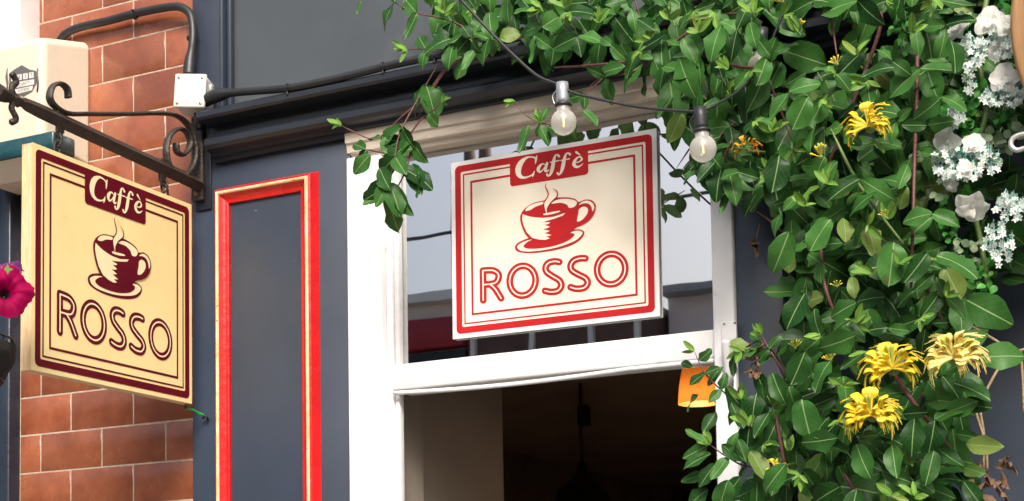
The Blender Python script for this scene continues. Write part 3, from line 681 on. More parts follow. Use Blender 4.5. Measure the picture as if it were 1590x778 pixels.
# ------------------------------------------------------------------ festoon lights
YF = -.36
fpts = smooth_path([P(x, y, YF+max(0, min(1, (x-1110)/75))*.20) for x, y in ((690, -30), (716, 0), (760, 48), (800, 88), (835, 118), (866, 131), (890, 144), (930, 154), (985, 165), (1040, 171), (1086, 172), (1120, 158), (1150, 138), (1175, 110), (1190, 90), (1200, 60), (1215, 20), (1228, -30))], 8)
tag(MB().tube(fpts, .0022, 8).build('festoon_cable', 'rubber'), 'thin black festoon cable sagging in front of the honeysuckle', 'cable')
def bulb(px, py, label, lean, YF=YF):
    c = P(px, py, YF); o = thing('festoon_bulb', c, label, 'light bulb', 'festoon bulbs on the black cable')
    ax = Vector((lean, .05, -1)).normalized(); s_ = mpp(px, py, YF)
    MB().lathe(c-ax*.004, [(.0001, -.001), (.0088, 0), (.0092, .012), (.0096, .024), (.0088, .030), (.0001, .031)], 16, ax).build('socket', 'chrome' if px < 1000 else 'rubber', o)
    ring = MB().lathe(c+ax*.026, [(.0088, -.002), (.0122, 0), (.0122, .003), (.009, .004)], 16, ax).build('socket_collar', 'rubber', o)
    pts = [c+Vector((-.009, 0, -.006)), c+Vector((-.015, 0, -.012)), c+Vector((-.0135, 0, -.022)), c+Vector((-.009, 0, -.026))]
    MB().tube(smooth_path(pts, 4), .0011, 6).build('hook', 'chrome' if px < 1000 else 'rubber', o)
    R0 = .0182; pr = [(.0085, .028), (.0098, .032)]
    for i in range(3, 19):
        a = math.pi*(i)/18; pr.append((max(.0001, R0*math.sin(a)), .030+R0+.0055-R0*math.cos(a)*1.0-.002))
    MB().lathe(c, pr, 28, ax).build('globe', 'globe', o)
    st = MB().tube([c+ax*.030, c+ax*.042], [.004, .0025], 10).build('stem', 'globe', o)
    MB().tube([c+ax*.040, c+ax*.058], .0013, 8).build('filament', 'fil', st)
bulb(873, 133, 'clear globe bulb with grey metal cap in front of the shaded frame head', -.0)
bulb(1087, 172, 'clear globe bulb in black cap where the honeysuckle meets the white frame', .04)
bulb(1183, 48, 'clear globe bulb half hidden among honeysuckle leaves by the dark cornice', -.1, -.155)

# ------------------------------------------------------------------ leaves
def leaf_data(wid=.56, peak=.42, fold=.16, droop=.18, lobe=0, wave=.02, seed=0, tipx=.66):
    rn = random.Random(seed); nl = 8; cols = (-1, -.55, 0, .55, 1); vs = []; uv = []
    for i in range(nl+1):
        t = .5-.5*math.cos(math.pi*i/nl) if 0 < i < nl else i/nl
        prof_ = math.sin(math.pi*min(1, t**(.5/ (.5+peak-.4))))**tipx if 0 < t < 1 else 0.0
        h = .5*wid*prof_
        if lobe: h *= 1+lobe*math.sin(t*11+seed)
        for cx in cols:
            x = cx*h*(1+.06*rn.uniform(-1, 1)*(1 if abs(cx) == 1 else 0)); z = fold*abs(x)+wave*math.sin(t*9+seed+cx)*abs(cx)-droop*t*t
            vs.append(Vector((x, t*(1-.12*droop*t), z))); uv.append((.5+.5*cx*max(.03, prof_), t))
    k = len(cols)
    fs = [(i*k+j, i*k+j+1, (i+1)*k+j+1, (i+1)*k+j) for i in range(nl) for j in range(k-1)]
    return vs, fs, uv
LV = [leaf_data(.60, .42, .24, .22, .03, .05, 1, .66), leaf_data(.66, .40, .10, .34, .07, .06, 2, .6), leaf_data(.54, .46, .34, .05, .02, .04, 3, .78), leaf_data(.62, .44, .16, .40, .17, .06, 4, .62), leaf_data(.46, .50, .22, -.10, .05, .05, 5, .7), leaf_data(.72, .38, .14, .28, .04, .07, 6, .56), leaf_data(.58, .47, .42, .30, .10, .05, 7, .7), leaf_data(.52, .36, .05, .5, .06, .06, 8, .8)]
LVI = len(LV); YG = [leaf_data(.42, .5, .35, -.15, 0, .02, 11), leaf_data(.36, .48, .45, .2, 0, .02, 12)]
def leaf_mesh(dat, m):
    me = bpy.data.meshes.new('leaf'); me.from_pydata(dat[0], [], dat[1]); me.update()
    me.polygons.foreach_set('use_smooth', [True]*len(me.polygons))
    ul = me.uv_layers.new(name='UVMap'); ul.data.foreach_set('uv', [c for p in me.polygons for vi in p.vertices for c in dat[2][vi]])
    me.materials.append(M[m]); return me
LM = [leaf_mesh(d, 'leaf') for d in LV]; YM = [leaf_mesh(d, 'young') for d in YG]
leaves = []     # (depth, matrix, kind, variant)
def leaf(px, py, Y, size, ang, kind='leaf', tiltx=None, fixed=False, var=None, yaw=None):
    """ang: where the tip points seen from the street, degrees, 0 = right, 90 = up"""
    s = size*mpp(px, py, Y); a = R_(ang); tip = Vector((math.cos(a), 0, math.sin(a)))
    out = random.uniform(-.15, .45) if tiltx is None else tiltx          # tip towards the street
    tip = (tip+Vector((0, -out, 0))).normalized()
    nrm = Vector((random.gauss(.10, .48) if yaw is None else yaw, -1, random.gauss(.30, .48)))
    nrm = (nrm-tip*nrm.dot(tip)).normalized(); sx = tip.cross(nrm)
    m = Matrix(((sx.x, tip.x, nrm.x), (sx.y, tip.y, nrm.y), (sx.z, tip.z, nrm.z))).to_4x4()
    sw = s*random.uniform(.9, 1.08)
    m = Matrix.Translation(P(px, py, Y))@m@Matrix.Diagonal((sw, s, s, 1))
    v = var if var is not None else random.randrange(LVI if kind == 'leaf' else 2)
    leaves.append((-1 if fixed else 1, Y, m, kind, v))
def inside(pt, poly):
    x, y = pt; c = False; k = len(poly)
    for i in range(k):
        (xa_, ya_), (xb2, yb2) = poly[i], poly[i-1]
        if (ya_ > y) != (yb2 > y) and x < (xb2-xa_)*(y-ya_)/(yb2-ya_)+xa_: c = not c
    return c
def scatter(poly, gap, tries=4000):
    xs = [p[0] for p in poly]; ys = [p[1] for p in poly]; out = []
    for _ in range(tries):
        p = (random.uniform(min(xs), max(xs)), random.uniform(min(ys), max(ys)))
        if not inside(p, poly): continue
        if all((p[0]-q[0])**2+(p[1]-q[1])**2 > gap*gap for q in out): out.append(p)
    return out
POLY_R = [(1105, -40), (1470, -40), (1475, 60), (1478, 130), (1462, 220), (1440, 300), (1465, 400), (1490, 455), (1488, 520), (1492, 590), (1490, 700), (1505, 800), (1165, 800), (1178, 720), (1196, 640), (1232, 560), (1236, 470), (1228, 400), (1222, 345), (1185, 300), (1140, 268), (1085, 225), (1055, 195), (1050, 150), (1070, 110), (1100, 60)]
POLY_T = [(665, -40), (1130, -40), (1150, 60), (1120, 130), (1075, 150), (1035, 130), (985, 80), (900, 62), (820, 66), (760, 76), (718, 60), (680, 10)]
POLY_G = [(1445, -40), (1600, -40), (1600, 330), (1570, 400), (1535, 470), (1500, 420), (1455, 330), (1440, 200)]
HOLE = [(1200, 30), (1300, 8), (1400, 2), (1395, 55), (1330, 90), (1250, 110), (1215, 90)]
def dens(p): return not (inside(p, HOLE) and random.random() < .8)
for p in scatter(POLY_R, 20, 9000):
    if dens(p): leaf(*p, random.uniform(-.075, -.03), random.uniform(46, 72), random.gauss(-90, 55), tiltx=random.uniform(-.3, .3))
for p in scatter(POLY_R, 25, 9000):
    if dens(p): leaf(*p, random.uniform(-.14, -.08), random.uniform(34, 66), random.gauss(-90, 60))
for p in scatter(POLY_T, 20, 8000): leaf(*p, random.uniform(-.10, -.05), random.uniform(42, 58), random.gauss(-95, 60))
for p in scatter(POLY_T, 26, 8000): leaf(*p, random.uniform(-.17, -.11), random.uniform(40, 56), random.gauss(-90, 60))
for p in scatter(POLY_G, 18, 7000): leaf(*p, random.uniform(-.07, -.03), random.uniform(40, 60), random.gauss(-90, 60))
stems = []   # (points px,py,Y ; radius)
def node(px, py, Y, size, ang, spread=150, fixed=False, young=.35):
    """an opposite pair of leaves on a twig heading ang"""
    for s in (1, -1):
        a = ang+s*spread/2+random.gauss(0, 14)
        leaf(px, py, Y, size*random.uniform(.85, 1.12), a, fixed=fixed)
    if random.random() < young: bud(px, py, Y-.012, size*.62, ang)
def bud(px, py, Y, size, ang, n=5, fixed=False):
    for i in range(n):
        leaf(px, py, Y-.004*i, size*random.uniform(.5, 1)*(1 if i < 4 else .6), ang+random.uniform(-85, 85), 'young', tiltx=random.uniform(.0, .9), fixed=fixed)
for poly, gap, sz in ((POLY_R, 44, 50), (POLY_T, 40, 42)):
    for p in scatter(poly, gap, 5000):
        if not dens(p): continue
        Y = random.uniform(-.225, -.165); node(p[0], p[1], Y, random.uniform(.6, 1.25)*sz, random.gauss(-90, 50), random.uniform(110, 190))

# sprays one can pick out: list of (path, leaf size, pairs, bud at the end)
def spray(path, size, pairs, endbud=True, r=.0016, start=.15, szend=.6, ysp=150, m='stem'):
    p3 = smooth_path([Vector(p) for p in path], 6); stems.append(([P(*q) for q in p3], r, m))
    k = len(p3)-1
    for i in range(pairs):
        t = start+(1-start)*(i+.0)/max(1, pairs-1 if not endbud else pairs); j = min(k-1, int(t*k)); q = p3[j]; q2 = p3[j+1]
        ang = math.degrees(math.atan2(-(q2.y-q.y), q2.x-q.x)); s = size*(1+(szend-1)*t)
        for sg in (1, -1):
            a = ang+sg*ysp/2*random.uniform(.7, 1.1); a = R_(a); dn = Vector((math.cos(a), math.sin(a)-.55)); a = math.degrees(math.atan2(dn.y, dn.x))
            leaf(q.x, q.y, q.z-.004, s*random.uniform(.85, 1.12), a, fixed=True)
    if endbud:
        q = p3[-1]; q2 = p3[-2]; bud(q.x, q.y, q.z-.004, size*.72, math.degrees(math.atan2(-(q.y-q2.y), q.x-q2.x)), 4, True)
spray([(690, 105, -.13), (660, 150, -.14), (625, 180, -.15), (585, 215, -.16), (550, 205, -.17), (530, 195, -.17)], 34, 2, True)
spray([(680, 100, -.14), (640, 170, -.16), (620, 210, -.18), (612, 250, -.19), (604, 290, -.19)], 52, 4, False, szend=1.0)
spray([(640, 215, -.17), (632, 260, -.18), (612, 300, -.18)], 52, 2, False, szend=1.1)
spray([(605, 240, -.17), (585, 235, -.18), (566, 232, -.18)], 34, 2, False, szend=1.1)
spray([(620, 235, -.17), (650, 190, -.16), (672, 172, -.16), (685, 158, -.16)], 34, 2, True)
for q in ((606, 300, -.19, 62, -95, 5), (590, 262, -.2, 46, -60, 0), (625, 262, -.2, 58, -25, 1), (640, 255, -.19, 56, -70, 2), (640, 232, -.185, 46, 170, 3), (575, 240, -.19, 40, -135, 1), (604, 283, -.2, 44, -120, 2), (650, 268, -.2, 42, -85, 4)):
    leaf(q[0], q[1], q[2], q[3], q[4], fixed=True, var=q[5])
spray([(905, 178, -.19), (870, 190, -.2), (845, 192, -.21), (815, 178, -.21), (800, 158, -.21)], 34, 2, True, r=.0012)
for q in ((820, 195, -.21, 46, -105, 4), (852, 197, -.21, 40, -35, 2), (838, 196, -.22, 34, -60, 0), (905, 172, -.2, 34, -40, 0)): leaf(*q[:5], fixed=True, var=q[5])
bud(838, 190, -.22, 26, 80, 6, True)
spray([(745, 60, -.16), (720, 42, -.17), (690, 30, -.17), (640, 18, -.17), (610, 2, -.17)], 44, 4, False, szend=1.0)
spray([(740, 95, -.15), (690, 78, -.16), (650, 76, -.17), (632, 78, -.17)], 46, 2, True, r=.0012, szend=.5)
spray([(860, 30, -.16), (800, 62, -.17), (740, 60, -.17), (700, 70, -.17)], 46, 3, False, szend=1.0)
spray([(1040, 70, -.15), (985, 110, -.17), (945, 118, -.18), (925, 126, -.18), (905, 150, -.18)], 44, 3, False)
for q in ((560, 2, -.15, 20, -110, 4), (945, 122, -.18, 40, -100, 1), (930, 115, -.18, 46, 5, 2)): leaf(*q[:5], fixed=True, var=q[5])
spray([(1140, 190, -.15), (1115, 215, -.17), (1100, 250, -.18), (1092, 262, -.18)], 44, 3, False, szend=1.0)
for q in ((1120, 262, -.19, 52, -100, 1), (1132, 265, -.19, 58, -75, 0), (1112, 250, -.19, 46, -130, 2), (1165, 250, -.19, 46, -85, 5), (1130, 300, -.18, 34, -110, 4), (1058, 175, -.17, 50, -110, 0), (1045, 150, -.17, 44, -120, 2), (1040, 125, -.17, 74, -80, 1)): leaf(*q[:5], fixed=True, var=q[5])
# lower left sprays over the doorway
spray([(1215, 660, -.14), (1160, 640, -.17), (1125, 610, -.19), (1095, 580, -.2), (1078, 545, -.2)], 34, 4, True, r=.0013, szend=.8)
spray([(1230, 720, -.15), (1165, 725, -.18), (1130, 710, -.2), (1102, 690, -.2)], 46, 3, True, r=.0014, szend=.9)
for q in ((1098, 688, -.21, 40, 150, 4), (1098, 692, -.21, 42, -155, 4), (1104, 705, -.21, 50, -160, 0), (1118, 730, -.2, 44, -150, 2), (1150, 740, -.2, 52, -130, 0), (1150, 610, -.18, 40, -110, 1), (1185, 590, -.18, 50, -95, 1), (1170, 640, -.19, 58, -110, 5), (1225, 600, -.19, 64, -80, 5), (1145, 680, -.2, 42, -70, 2)):
    leaf(*q[:5], fixed=True, var=q[5])
spray([(1255, 640, -.16), (1210, 560, -.18), (1180, 530, -.19), (1150, 545, -.19)], 40, 3, True)
spray([(1225, 600, -.16), (1205, 560, -.19), (1190, 535, -.19), (1182, 520, -.19)], 38, 2, True)
for x, y, s_, a_2 in ((1085, 612, 34, -150), (1100, 600, 36, 60), (1112, 640, 40, -120), (1128, 600, 40, -60), (1140, 585, 36, 100), (1150, 560, 34, 40), (1165, 545, 36, 140), (1175, 610, 52, -100), (1200, 580, 56, -70), (1195, 640, 48, -120), (1120, 690, 44, -40), (1112, 720, 46, -130), (1130, 745, 50, -110), (1095, 735, 40, -165), (1140, 770, 52, -140), (1165, 700, 56, -60), (1175, 750, 50, -90), (1190, 690, 44, 60), (1155, 665, 46, 120), (1100, 760, 44, -150), (1085, 560, 26, 30), (1075, 570, 24, 150)):
    leaf(x, y, random.uniform(-.21, -.18), s_, a_2, fixed=True)
# big single leaves of the right hand mass (base, depth, size, tip angle, shape)
big = [(1500, 465, 84, -35, 1), (1388, 375, 74, -95, 5), (1440, 392, 62, -120, 0), (1455, 398, 76, -20, 1), (1520, 555, 70, 0, 1), (1480, 595, 70, -20, 0), (1420, 650, 62, -95, 1), (1330, 690, 66, -70, 0), (1385, 690, 62, -80, 2), (1500, 690, 66, -10, 2), (1300, 680, 60, 190, 3), (1330, 520, 66, 205, 3), (1290, 340, 62, -130, 5), (1225, 360, 70, -110, 1), (1250, 455, 66, -120, 0), (1330, 470, 50, -160, 1), (1475, 60, 62, -70, 5), (1240, 70, 50, 180, 0), (1255, 150, 58, -120, 5), (1340, 120, 50, 20, 1), (1360, 160, 52, -140, 0), (1400, 180, 60, 150, 1), (1300, 250, 54, -130, 0), (1360, 300, 56, -160, 1), (1410, 255, 50, -110, 4), (1440, 590, 60, -60, 3), (1250, 545, 60, -110, 5), (1290, 560, 56, -130, 3), (1245, 620, 66, -80, 5), (1210, 240, 64, -95, 5), (1060, 60, 50, -60, 0), (990, 30, 46, -40, 2), (1120, 40, 60, -110, 1), (1055, 90, 70, -75, 1), (760, 20, 50, -80, 0), (700, 60, 52, 190, 3), (735, 78, 42, -110, 4), (1165, 35, 46, -80, 0), (1190, 90, 50, -100, 5), (1450, 700, 60, -100, 0), (1220, 720, 58, -130, 1), (1330, 760, 60, -100, 1), (1470, 640, 54, 10, 0)]
for x, y, s, a, v in big: leaf(x, y, random.uniform(-.25, -.215), s*.95, a, fixed=True, var=v, tiltx=random.uniform(.05, .4))
for q in ((1178, 62, -.2, 40, -60, 0), (1205, 58, -.2, 44, -120, 1)): leaf(*q[:5], fixed=True, var=q[5])
for x, y, a in ((1170, 20, 90), (1010, 60, 110), (930, 35, 120), (1040, 30, 60), (1085, 50, 90), (1130, 108, 90), (1240, 50, 80), (1330, 85, 80), (1285, 285, 60), (1395, 410, 70), (1355, 425, 100), (1330, 500, 40), (1380, 340, 80), (1415, 50, 60), (1250, 320, 90), (1225, 700, 60), (1310, 600, 80), (1385, 770, 60), (1420, 770, 50), (1160, 660, 90), (1150, 620, 90), (875, 10, 90), (690, 20, 60), (1200, 205, 60)):
    bud(x, y, -.235, 34, a, 5, True)

hp = thing('honeysuckle_plant', P(1330, 775, -.03)*1.0, 'large climbing honeysuckle with green leaves and yellow blossoms over the shopfront', 'climbing plant')
hp.location.z = 0; hp['_o'] = tuple(hp.location)
leaves.sort(key=lambda q: (q[0], q[1]))
hb = Vector(hp['_o'])
rest = {'leaf': ([], [], []), 'young': ([], [], [])}
for i, (fx, Y, m, kind, v) in enumerate(leaves):
    if i < 300:
        o = bpy.data.objects.new('leaf', (LM if kind == 'leaf' else YM)[v]); C.objects.link(o); o.parent = hp
        o.matrix_local = Matrix.Translation(-hb)@m
    else:
        vs, fs, uv = (LV if kind == 'leaf' else YG)[v]; V_, F_, U_ = rest[kind]; o_ = len(V_)
        V_ += [m@q for q in vs]; F_ += [tuple(j+o_ for j in f) for f in fs]; U_ += uv
for kind, (V_, F_, U_) in rest.items():
    if V_:
        b = MB(); b.add(V_, F_, True); ob = b.build('foliage', kind, hp, uvs=U_); ob['kind'] = 'stuff'

# bare stems of the climber
for path, r, m in (([(1424, -20, -.17), (1424, 120, -.18), (1420, 250, -.18), (1418, 330, -.19), (1416, 400, -.18), (1414, 470, -.14)], .0030, 'stem'), ([(1415, 395, -.18), (1440, 450, -.18), (1465, 500, -.16)], .0034, 'stem'),
        ([(1275, 372, -.2), (1276, 420, -.2), (1284, 455, -.2), (1297, 490, -.19)], .0030, 'stem'), ([(1375, 555, -.21), (1400, 598, -.2), (1430, 640, -.19), (1480, 700, -.15)], .0038, 'stem'), ([(1455, 597, -.2), (1440, 603, -.2), (1425, 625, -.19)], .0020, 'stem'),
        ([(1204, 640, -.19), (1214, 700, -.18), (1226, 760, -.17)], .0032, 'stem'), ([(1310, 735, -.2), (1325, 760, -.2), (1340, 800, -.2)], .0032, 'stem'),
        ([(1290, 200, -.2), (1330, 280, -.2), (1380, 350, -.19), (1420, 400, -.17)], .0024, 'greenstem'), ([(860, 105, -.15), (1000, 90, -.15), (1100, 30, -.14), (1160, 20, -.14)], .0024, 'stem'), ([(960, 100, -.15), (905, 150, -.17)], .0018, 'stem'),
        ([(1120, 95, -.17), (1150, 104, -.18), (1180, 108, -.18), (1200, 140, -.16), (1230, 220, -.13)], .0024, 'stem'), ([(1350, -20, -.13), (1368, 30, -.13), (1340, 120, -.12), (1260, 320, -.1)], .0034, 'stem'),
        ([(1140, 300, -.05), (1180, 330, -.05), (1215, 360, -.06)], .0022, 'stem'), ([(1110, 290, -.12), (1130, 232, -.17), (1138, 215, -.17)], .0022, 'stem'), ([(760, 90, -.13), (700, 100, -.14), (650, 180, -.15)], .0022, 'stem'),
        ([(850, -20, -.15), (870, 40, -.15)], .0018, 'stem'), ([(980, -20, -.16), (995, 30, -.16)], .0018, 'stem'), ([(1300, 90, -.2), (1290, 20, -.19), (1285, -20, -.18)], .0018, 'stem')):
    stems.append((smooth_path([P(*q) for q in path], 6), r, m))
for pts, r, m in stems:
    k = len(pts); MB().tube(pts, [r*(1.1-.45*i/k)*min(1, .35+i/5, .35+(k-1-i)/5) for i in range(k)], 7).build('stem', m, hp)
# trunk down to the pavement
c = P(1360, 830, -.06)
MB().tube(smooth_path([c+Vector((0, .01, .04)), c, c+Vector((.03, .01, -.5)), c+Vector((-.02, 0, -1.1)), Vector((c.x, -.05, 0))], 6), .012, 8).build('trunk', 'twig', hp)
# thin dry twigs at the right
for path in ([(1505, 505, -.08), (1545, 528, -.08), (1570, 545, -.07), (1600, 540, -.07)], [(1585, 545, -.07), (1588, 590, -.06), (1590, 640, -.05)], [(1560, 556, -.07), (1540, 590, -.08), (1525, 620, -.08)], [(1515, 640, -.07), (1530, 690, -.06), (1533, 730, -.05)], [(1522, 640, -.07), (1528, 680, -.06), (1527, 728, -.05)]):
    MB().tube(smooth_path([P(*q) for q in path], 5), .0020, 6).build('dry_twig', 'twig', hp)
DM = [leaf_mesh(leaf_data(.7, .45, 1.1, .8, .2, .16, 31), 'dead'), leaf_mesh(leaf_data(.6, .5, .9, -.7, .25, .2, 32), 'dead')]
def crumpled(px, py, Y, size, seed, n=4):
    rn = random.Random(seed)
    for i in range(n):
        x, y = px+rn.uniform(-5, 5), py+rn.uniform(-4, 4); o = bpy.data.objects.new('withered_leaf', DM[i % 2]); C.objects.link(o); o.parent = hp
        o.matrix_local = Matrix.Translation(P(x, y, Y)-hb)@Matrix.Rotation(rn.uniform(0, 6), 4, 'Z')@Matrix.Rotation(rn.uniform(0, 6), 4, 'X')@Matrix.Scale(size*mpp(x, y, Y)*rn.uniform(.8, 1.3), 4)
for q in ((1558, 726, -.08, 20, 1), (1552, 760, -.08, 20, 2), (1540, 745, -.08, 24, 3), (1168, 562, -.19, 18, 5), (1174, 580, -.19, 16, 6), (1530, 770, -.1, 30, 9)): crumpled(*q)
c = P(1174, 372, -.03); MB().tube([P(1180, 345, -.03), c], .0006, 5).build('dry_twig', 'twig', hp); crumpled(1173, 370, -.03, 20, 8, 3)

# ------------------------------------------------------------------ honeysuckle blossoms
def floret_mesh(m, seed):
    rn = random.Random(seed); b = MB(); L0 = 1.0
    pts = [Vector((0, 0, 0)), Vector((0, .30, .05)), Vector((0, .58, .04)), Vector((0, .72, .0))]
    b.tube(smooth_path(pts, 3), [.05, .055, .06, .07, .08, .09, .105, .13, .155, .18], 7, False)
    # broad upper lip folded back, narrow lower lip curled down
    for w_, path in ((.30, [(0, .62, .10), (0, .80, .20), (0, .96, .18), (0, 1.04, .06)]), (.13, [(0, .66, -.10), (0, .82, -.16), (0, .90, -.30), (0, .86, -.40)])):
        sp = smooth_path([Vector(p) for p in path], 3); k = len(sp); vs = []
        for i, p in enumerate(sp):
            ww = w_*math.sin(math.pi*(.18+.72*i/(k-1)))
            vs += [p+Vector((-ww, 0, -.05*ww/w_)), p+Vector((0, 0, .02)), p+Vector((ww, 0, -.05*ww/w_))]
        b.add(vs, [(3*i+j, 3*i+j+1, 3*i+j+4, 3*i+j+3) for i in range(k-1) for j in range(2)], True)
    for i in range(4):
        a = rn.uniform(-.25, .25); b.tube(smooth_path([Vector((0, .66, 0)), Vector((a*.6, .95, -.04)), Vector((a, 1.12, -.35-.35*rn.random()))], 3), [.012]*6+[.026], 4)
    me = bpy.data.meshes.new('floret'); me.from_pydata(b.v, [], b.f); me.update(); me.polygons.foreach_set('use_smooth', [True]*len(me.polygons)); me.materials.append(M[m]); return me
def bud_mesh(m):
    b = MB(); b.tube(smooth_path([Vector((0, 0, 0)), Vector((0, .4, .05)), Vector((0, .75, .12)), Vector((0, .95, .10))], 3), [.03, .03, .035, .04, .045, .055, .07, .085, .07, .02], 7)
    me = bpy.data.meshes.new('bud'); me.from_pydata(b.v, [], b.f); me.update(); me.polygons.foreach_set('use_smooth', [True]*len(me.polygons)); me.materials.append(M[m]); return me
FL = {m: [floret_mesh(m, s) for s in (1, 2)] for m in ('yellow', 'paleyellow', 'orangepetal')}; FB = {m: bud_mesh(m) for m in ('yellow', 'paleyellow', 'budgreen')}
def blossom(px, py, Y, rad, m, n=16, nb=5, squash=.8):
    c = P(px, py, Y); s = rad*mpp(px, py, Y)*1.1
    b = MB(); b.sphere(c+Vector((0, .012, 0)), s*.24, 10, 6); b.tube([c+Vector((0, .012, 0)), c+Vector((.01, .06, .01))], .002, 6)
    o = b.build('blossom', 'greenstem', hp); ob_ = Vector(o['_o'])
    for i in range(n+nb):
        isb = i >= n; ring = i < n*.62
        if isb: a, el, ln = random.uniform(.5, 2.64), random.uniform(.1, .5), s*random.uniform(.8, 1.0)
        elif ring: a, el, ln = R_(-35+250*(i+.5)/(n*.62)+random.uniform(-10, 10)), random.uniform(.0, .35), s*random.uniform(.85, 1.08)
        else: a, el, ln = random.uniform(-1.2, 4.3), random.uniform(.45, .95), s*random.uniform(.55, .8)
        d = Vector((math.cos(a)*math.cos(el)*1.12, -math.sin(el), math.sin(a)*math.cos(el)*squash)).normalized()
        up = Vector((random.uniform(-.2, .2), -.45, 1)); up = (up-d*up.dot(d)).normalized(); sx = d.cross(up)
        mt = Matrix(((sx.x, d.x, up.x), (sx.y, d.y, up.y), (sx.z, d.z, up.z))).to_4x4()
        f = bpy.data.objects.new('bud' if isb else 'floret', FB['budgreen' if random.random() < .6 else 'yellow'] if isb else random.choice(FL[m])); C.objects.link(f); f.parent = o
        f.matrix_local = Matrix.Translation(c-ob_)@mt@Matrix.Diagonal((ln, ln, ln, 1))
    return o
def _lbl(o, t): o['label'] = t
_lbl(blossom(1480, 556, -.275, 38, 'paleyellow', 20, 5), 'large pale yellow honeysuckle blossom')
blossom(1385, 572, -.262, 38, 'yellow', 13, 9); blossom(1352, 645, -.27, 36, 'yellow', 19, 6); blossom(1348, 196, -.25, 30, 'yellow', 14, 3)
_lbl(blossom(1158, 231, -.215, 18, 'orangepetal', 8, 1), 'orange honeysuckle blossom'); blossom(1204, 725, -.215, 15, 'yellow', 4, 6)
def budcluster(px, py, Y, rad, n=9):
    c = P(px, py, Y); s = rad*mpp(px, py, Y); o = MB().sphere(c, s*.2, 8, 5).build('bud_cluster', 'greenstem', hp); ob_ = Vector(o['_o'])
    for i in range(n):
        a = random.uniform(.15, math.pi-.15); d = Vector((math.cos(a), -random.uniform(0, .7), math.sin(a))).normalized(); up = (Vector((0, -1, .3))-d*Vector((0, -1, .3)).dot(d)).normalized(); sx = d.cross(up)
        f = bpy.data.objects.new('bud', FB['budgreen' if i % 3 else 'yellow']); C.objects.link(f); f.parent = o
        f.matrix_local = Matrix.Translation(c-ob_)@Matrix(((sx.x, d.x, up.x), (sx.y, d.y, up.y), (sx.z, d.z, up.z))).to_4x4()@Matrix.Scale(s*random.uniform(.8, 1.1), 4)
for q in ((1275, 244, -.24, 22), (1237, 46, -.2, 18), (1215, 4, -.2, 18), (1300, 100, -.23, 15), (1235, 540, -.22, 16), (1375, 335, -.24, 12), (1290, 560, -.2, 16), (1300, 445, -.23, 12)): budcluster(*q)

# ------------------------------------------------------------------ silk flower garland
ga = thing('flower_garland', P(1520, 470, -.1), 'white artificial rose and spray garland hanging beside the honeysuckle', 'garland')
def rose(px, py, Y, rad, face=(0.1, -1, .15), n=7, seed=0):
    rn = random.Random(seed); c = P(px, py, Y); s = rad*mpp(px, py, Y); fz = Vector(face).normalized(); a0 = fz.orthogonal().normalized(); b0 = fz.cross(a0)
    o = MB().sphere(c+fz*s*.05, s*.20, 10, 6).build('rose_centre', 'paleyellow' if False else 'whitepetal', ga)
    for i in range(n):
        layer = 0 if i < 5 else 1
        th = 2*math.pi*i/5+layer*.6+rn.uniform(-.2, .2); d = a0*math.cos(th)+b0*math.sin(th); sd = fz.cross(d); b = MB(); vs = []; uvn = 5
        ln = s*(1.0 if layer == 0 else .62)*rn.uniform(.88, 1.1); wd = ln*.92
        for iu in range(uvn+1):
            t = iu/uvn
            for jv in range(5):
                q = (jv-2)/2; ww = wd*.56*math.sin(math.pi*min(1, .12+.80*t))**.7
                h = s*((.34 if layer == 0 else .55)*math.sin(t*1.9)*(.7 if layer == 0 else 1)-.22*t*t+.14*q*q*(t)+.03*math.sin(5*q+i+6*t)) + layer*.05*s
                vs.append(c+d*(ln*(t-.06*q*q*t))+sd*(q*ww)+fz*h)
        b.add(vs, [(i_*5+j, i_*5+j+1, (i_+1)*5+j+1, (i_+1)*5+j) for i_ in range(uvn) for j in range(4)], True); b.build('petal', 'whitepetal', o)
for i, (x, y, r, f) in enumerate([(1489, 46, 21, (-.5, -1, .3)), (1537, 34, 25, (0, -1, .1)), (1562, 40, 18, (.4, -1, 0)), (1548, 78, 17, (.1, -1, -.3)), (1560, 124, 27, (.0, -1, .1)), (1482, 158, 11, (-.6, -1, 0)), (1473, 222, 26, (-.5, -1, -.4)), (1511, 225, 20, (.2, -1, .2)), (1500, 262, 16, (0, -1, .1)), (1477, 286, 13, (-.4, -1, -.7)), (1509, 318, 30, (0, -.75, -1))]):
    rose(x, y, -.16-.01*(i % 3), r, f, seed=i)
def spray_flowers(cx, cy, rx, ry, n, seed, Y=-.15, size=6.5):
    rn = random.Random(seed); b = MB(); st = MB(); root = P(cx, cy-ry, Y+.03)
    for _ in range(n):
        a = rn.uniform(0, 2*math.pi); r = math.sqrt(rn.random()); x, y = cx+rx*r*math.cos(a), cy+ry*r*math.sin(a); yy = Y-rn.uniform(0, .035); c = P(x, y, yy); s = size*rn.uniform(.7, 1.15)*mpp(x, y, yy)
        fz = Vector((rn.gauss(0, .45), -1, rn.gauss(-.1, .5))).normalized(); a0 = fz.orthogonal().normalized(); b0 = fz.cross(a0); ph = rn.random()*6
        for k in range(5):
            th = ph+2*math.pi*k/5; d = a0*math.cos(th)+b0*math.sin(th); sd = fz.cross(d)
            b.add([c, c+d*s*.55+sd*s*.30+fz*s*.12, c+d*s+fz*s*.05, c+d*s*.55-sd*s*.30+fz*s*.12], [(0, 1, 2), (0, 2, 3)], True)
        st.tube([c, c+Vector((0, .01, .01)), (c+root)/2+Vector((0, .02, 0)), root], [.0007, .0008, .001, .001], 4)
    o = b.build('flower_spray', 'mint', ga); o['kind'] = 'stuff'; st.build('spray_stems', 'mintstem', o)['kind'] = 'stuff'
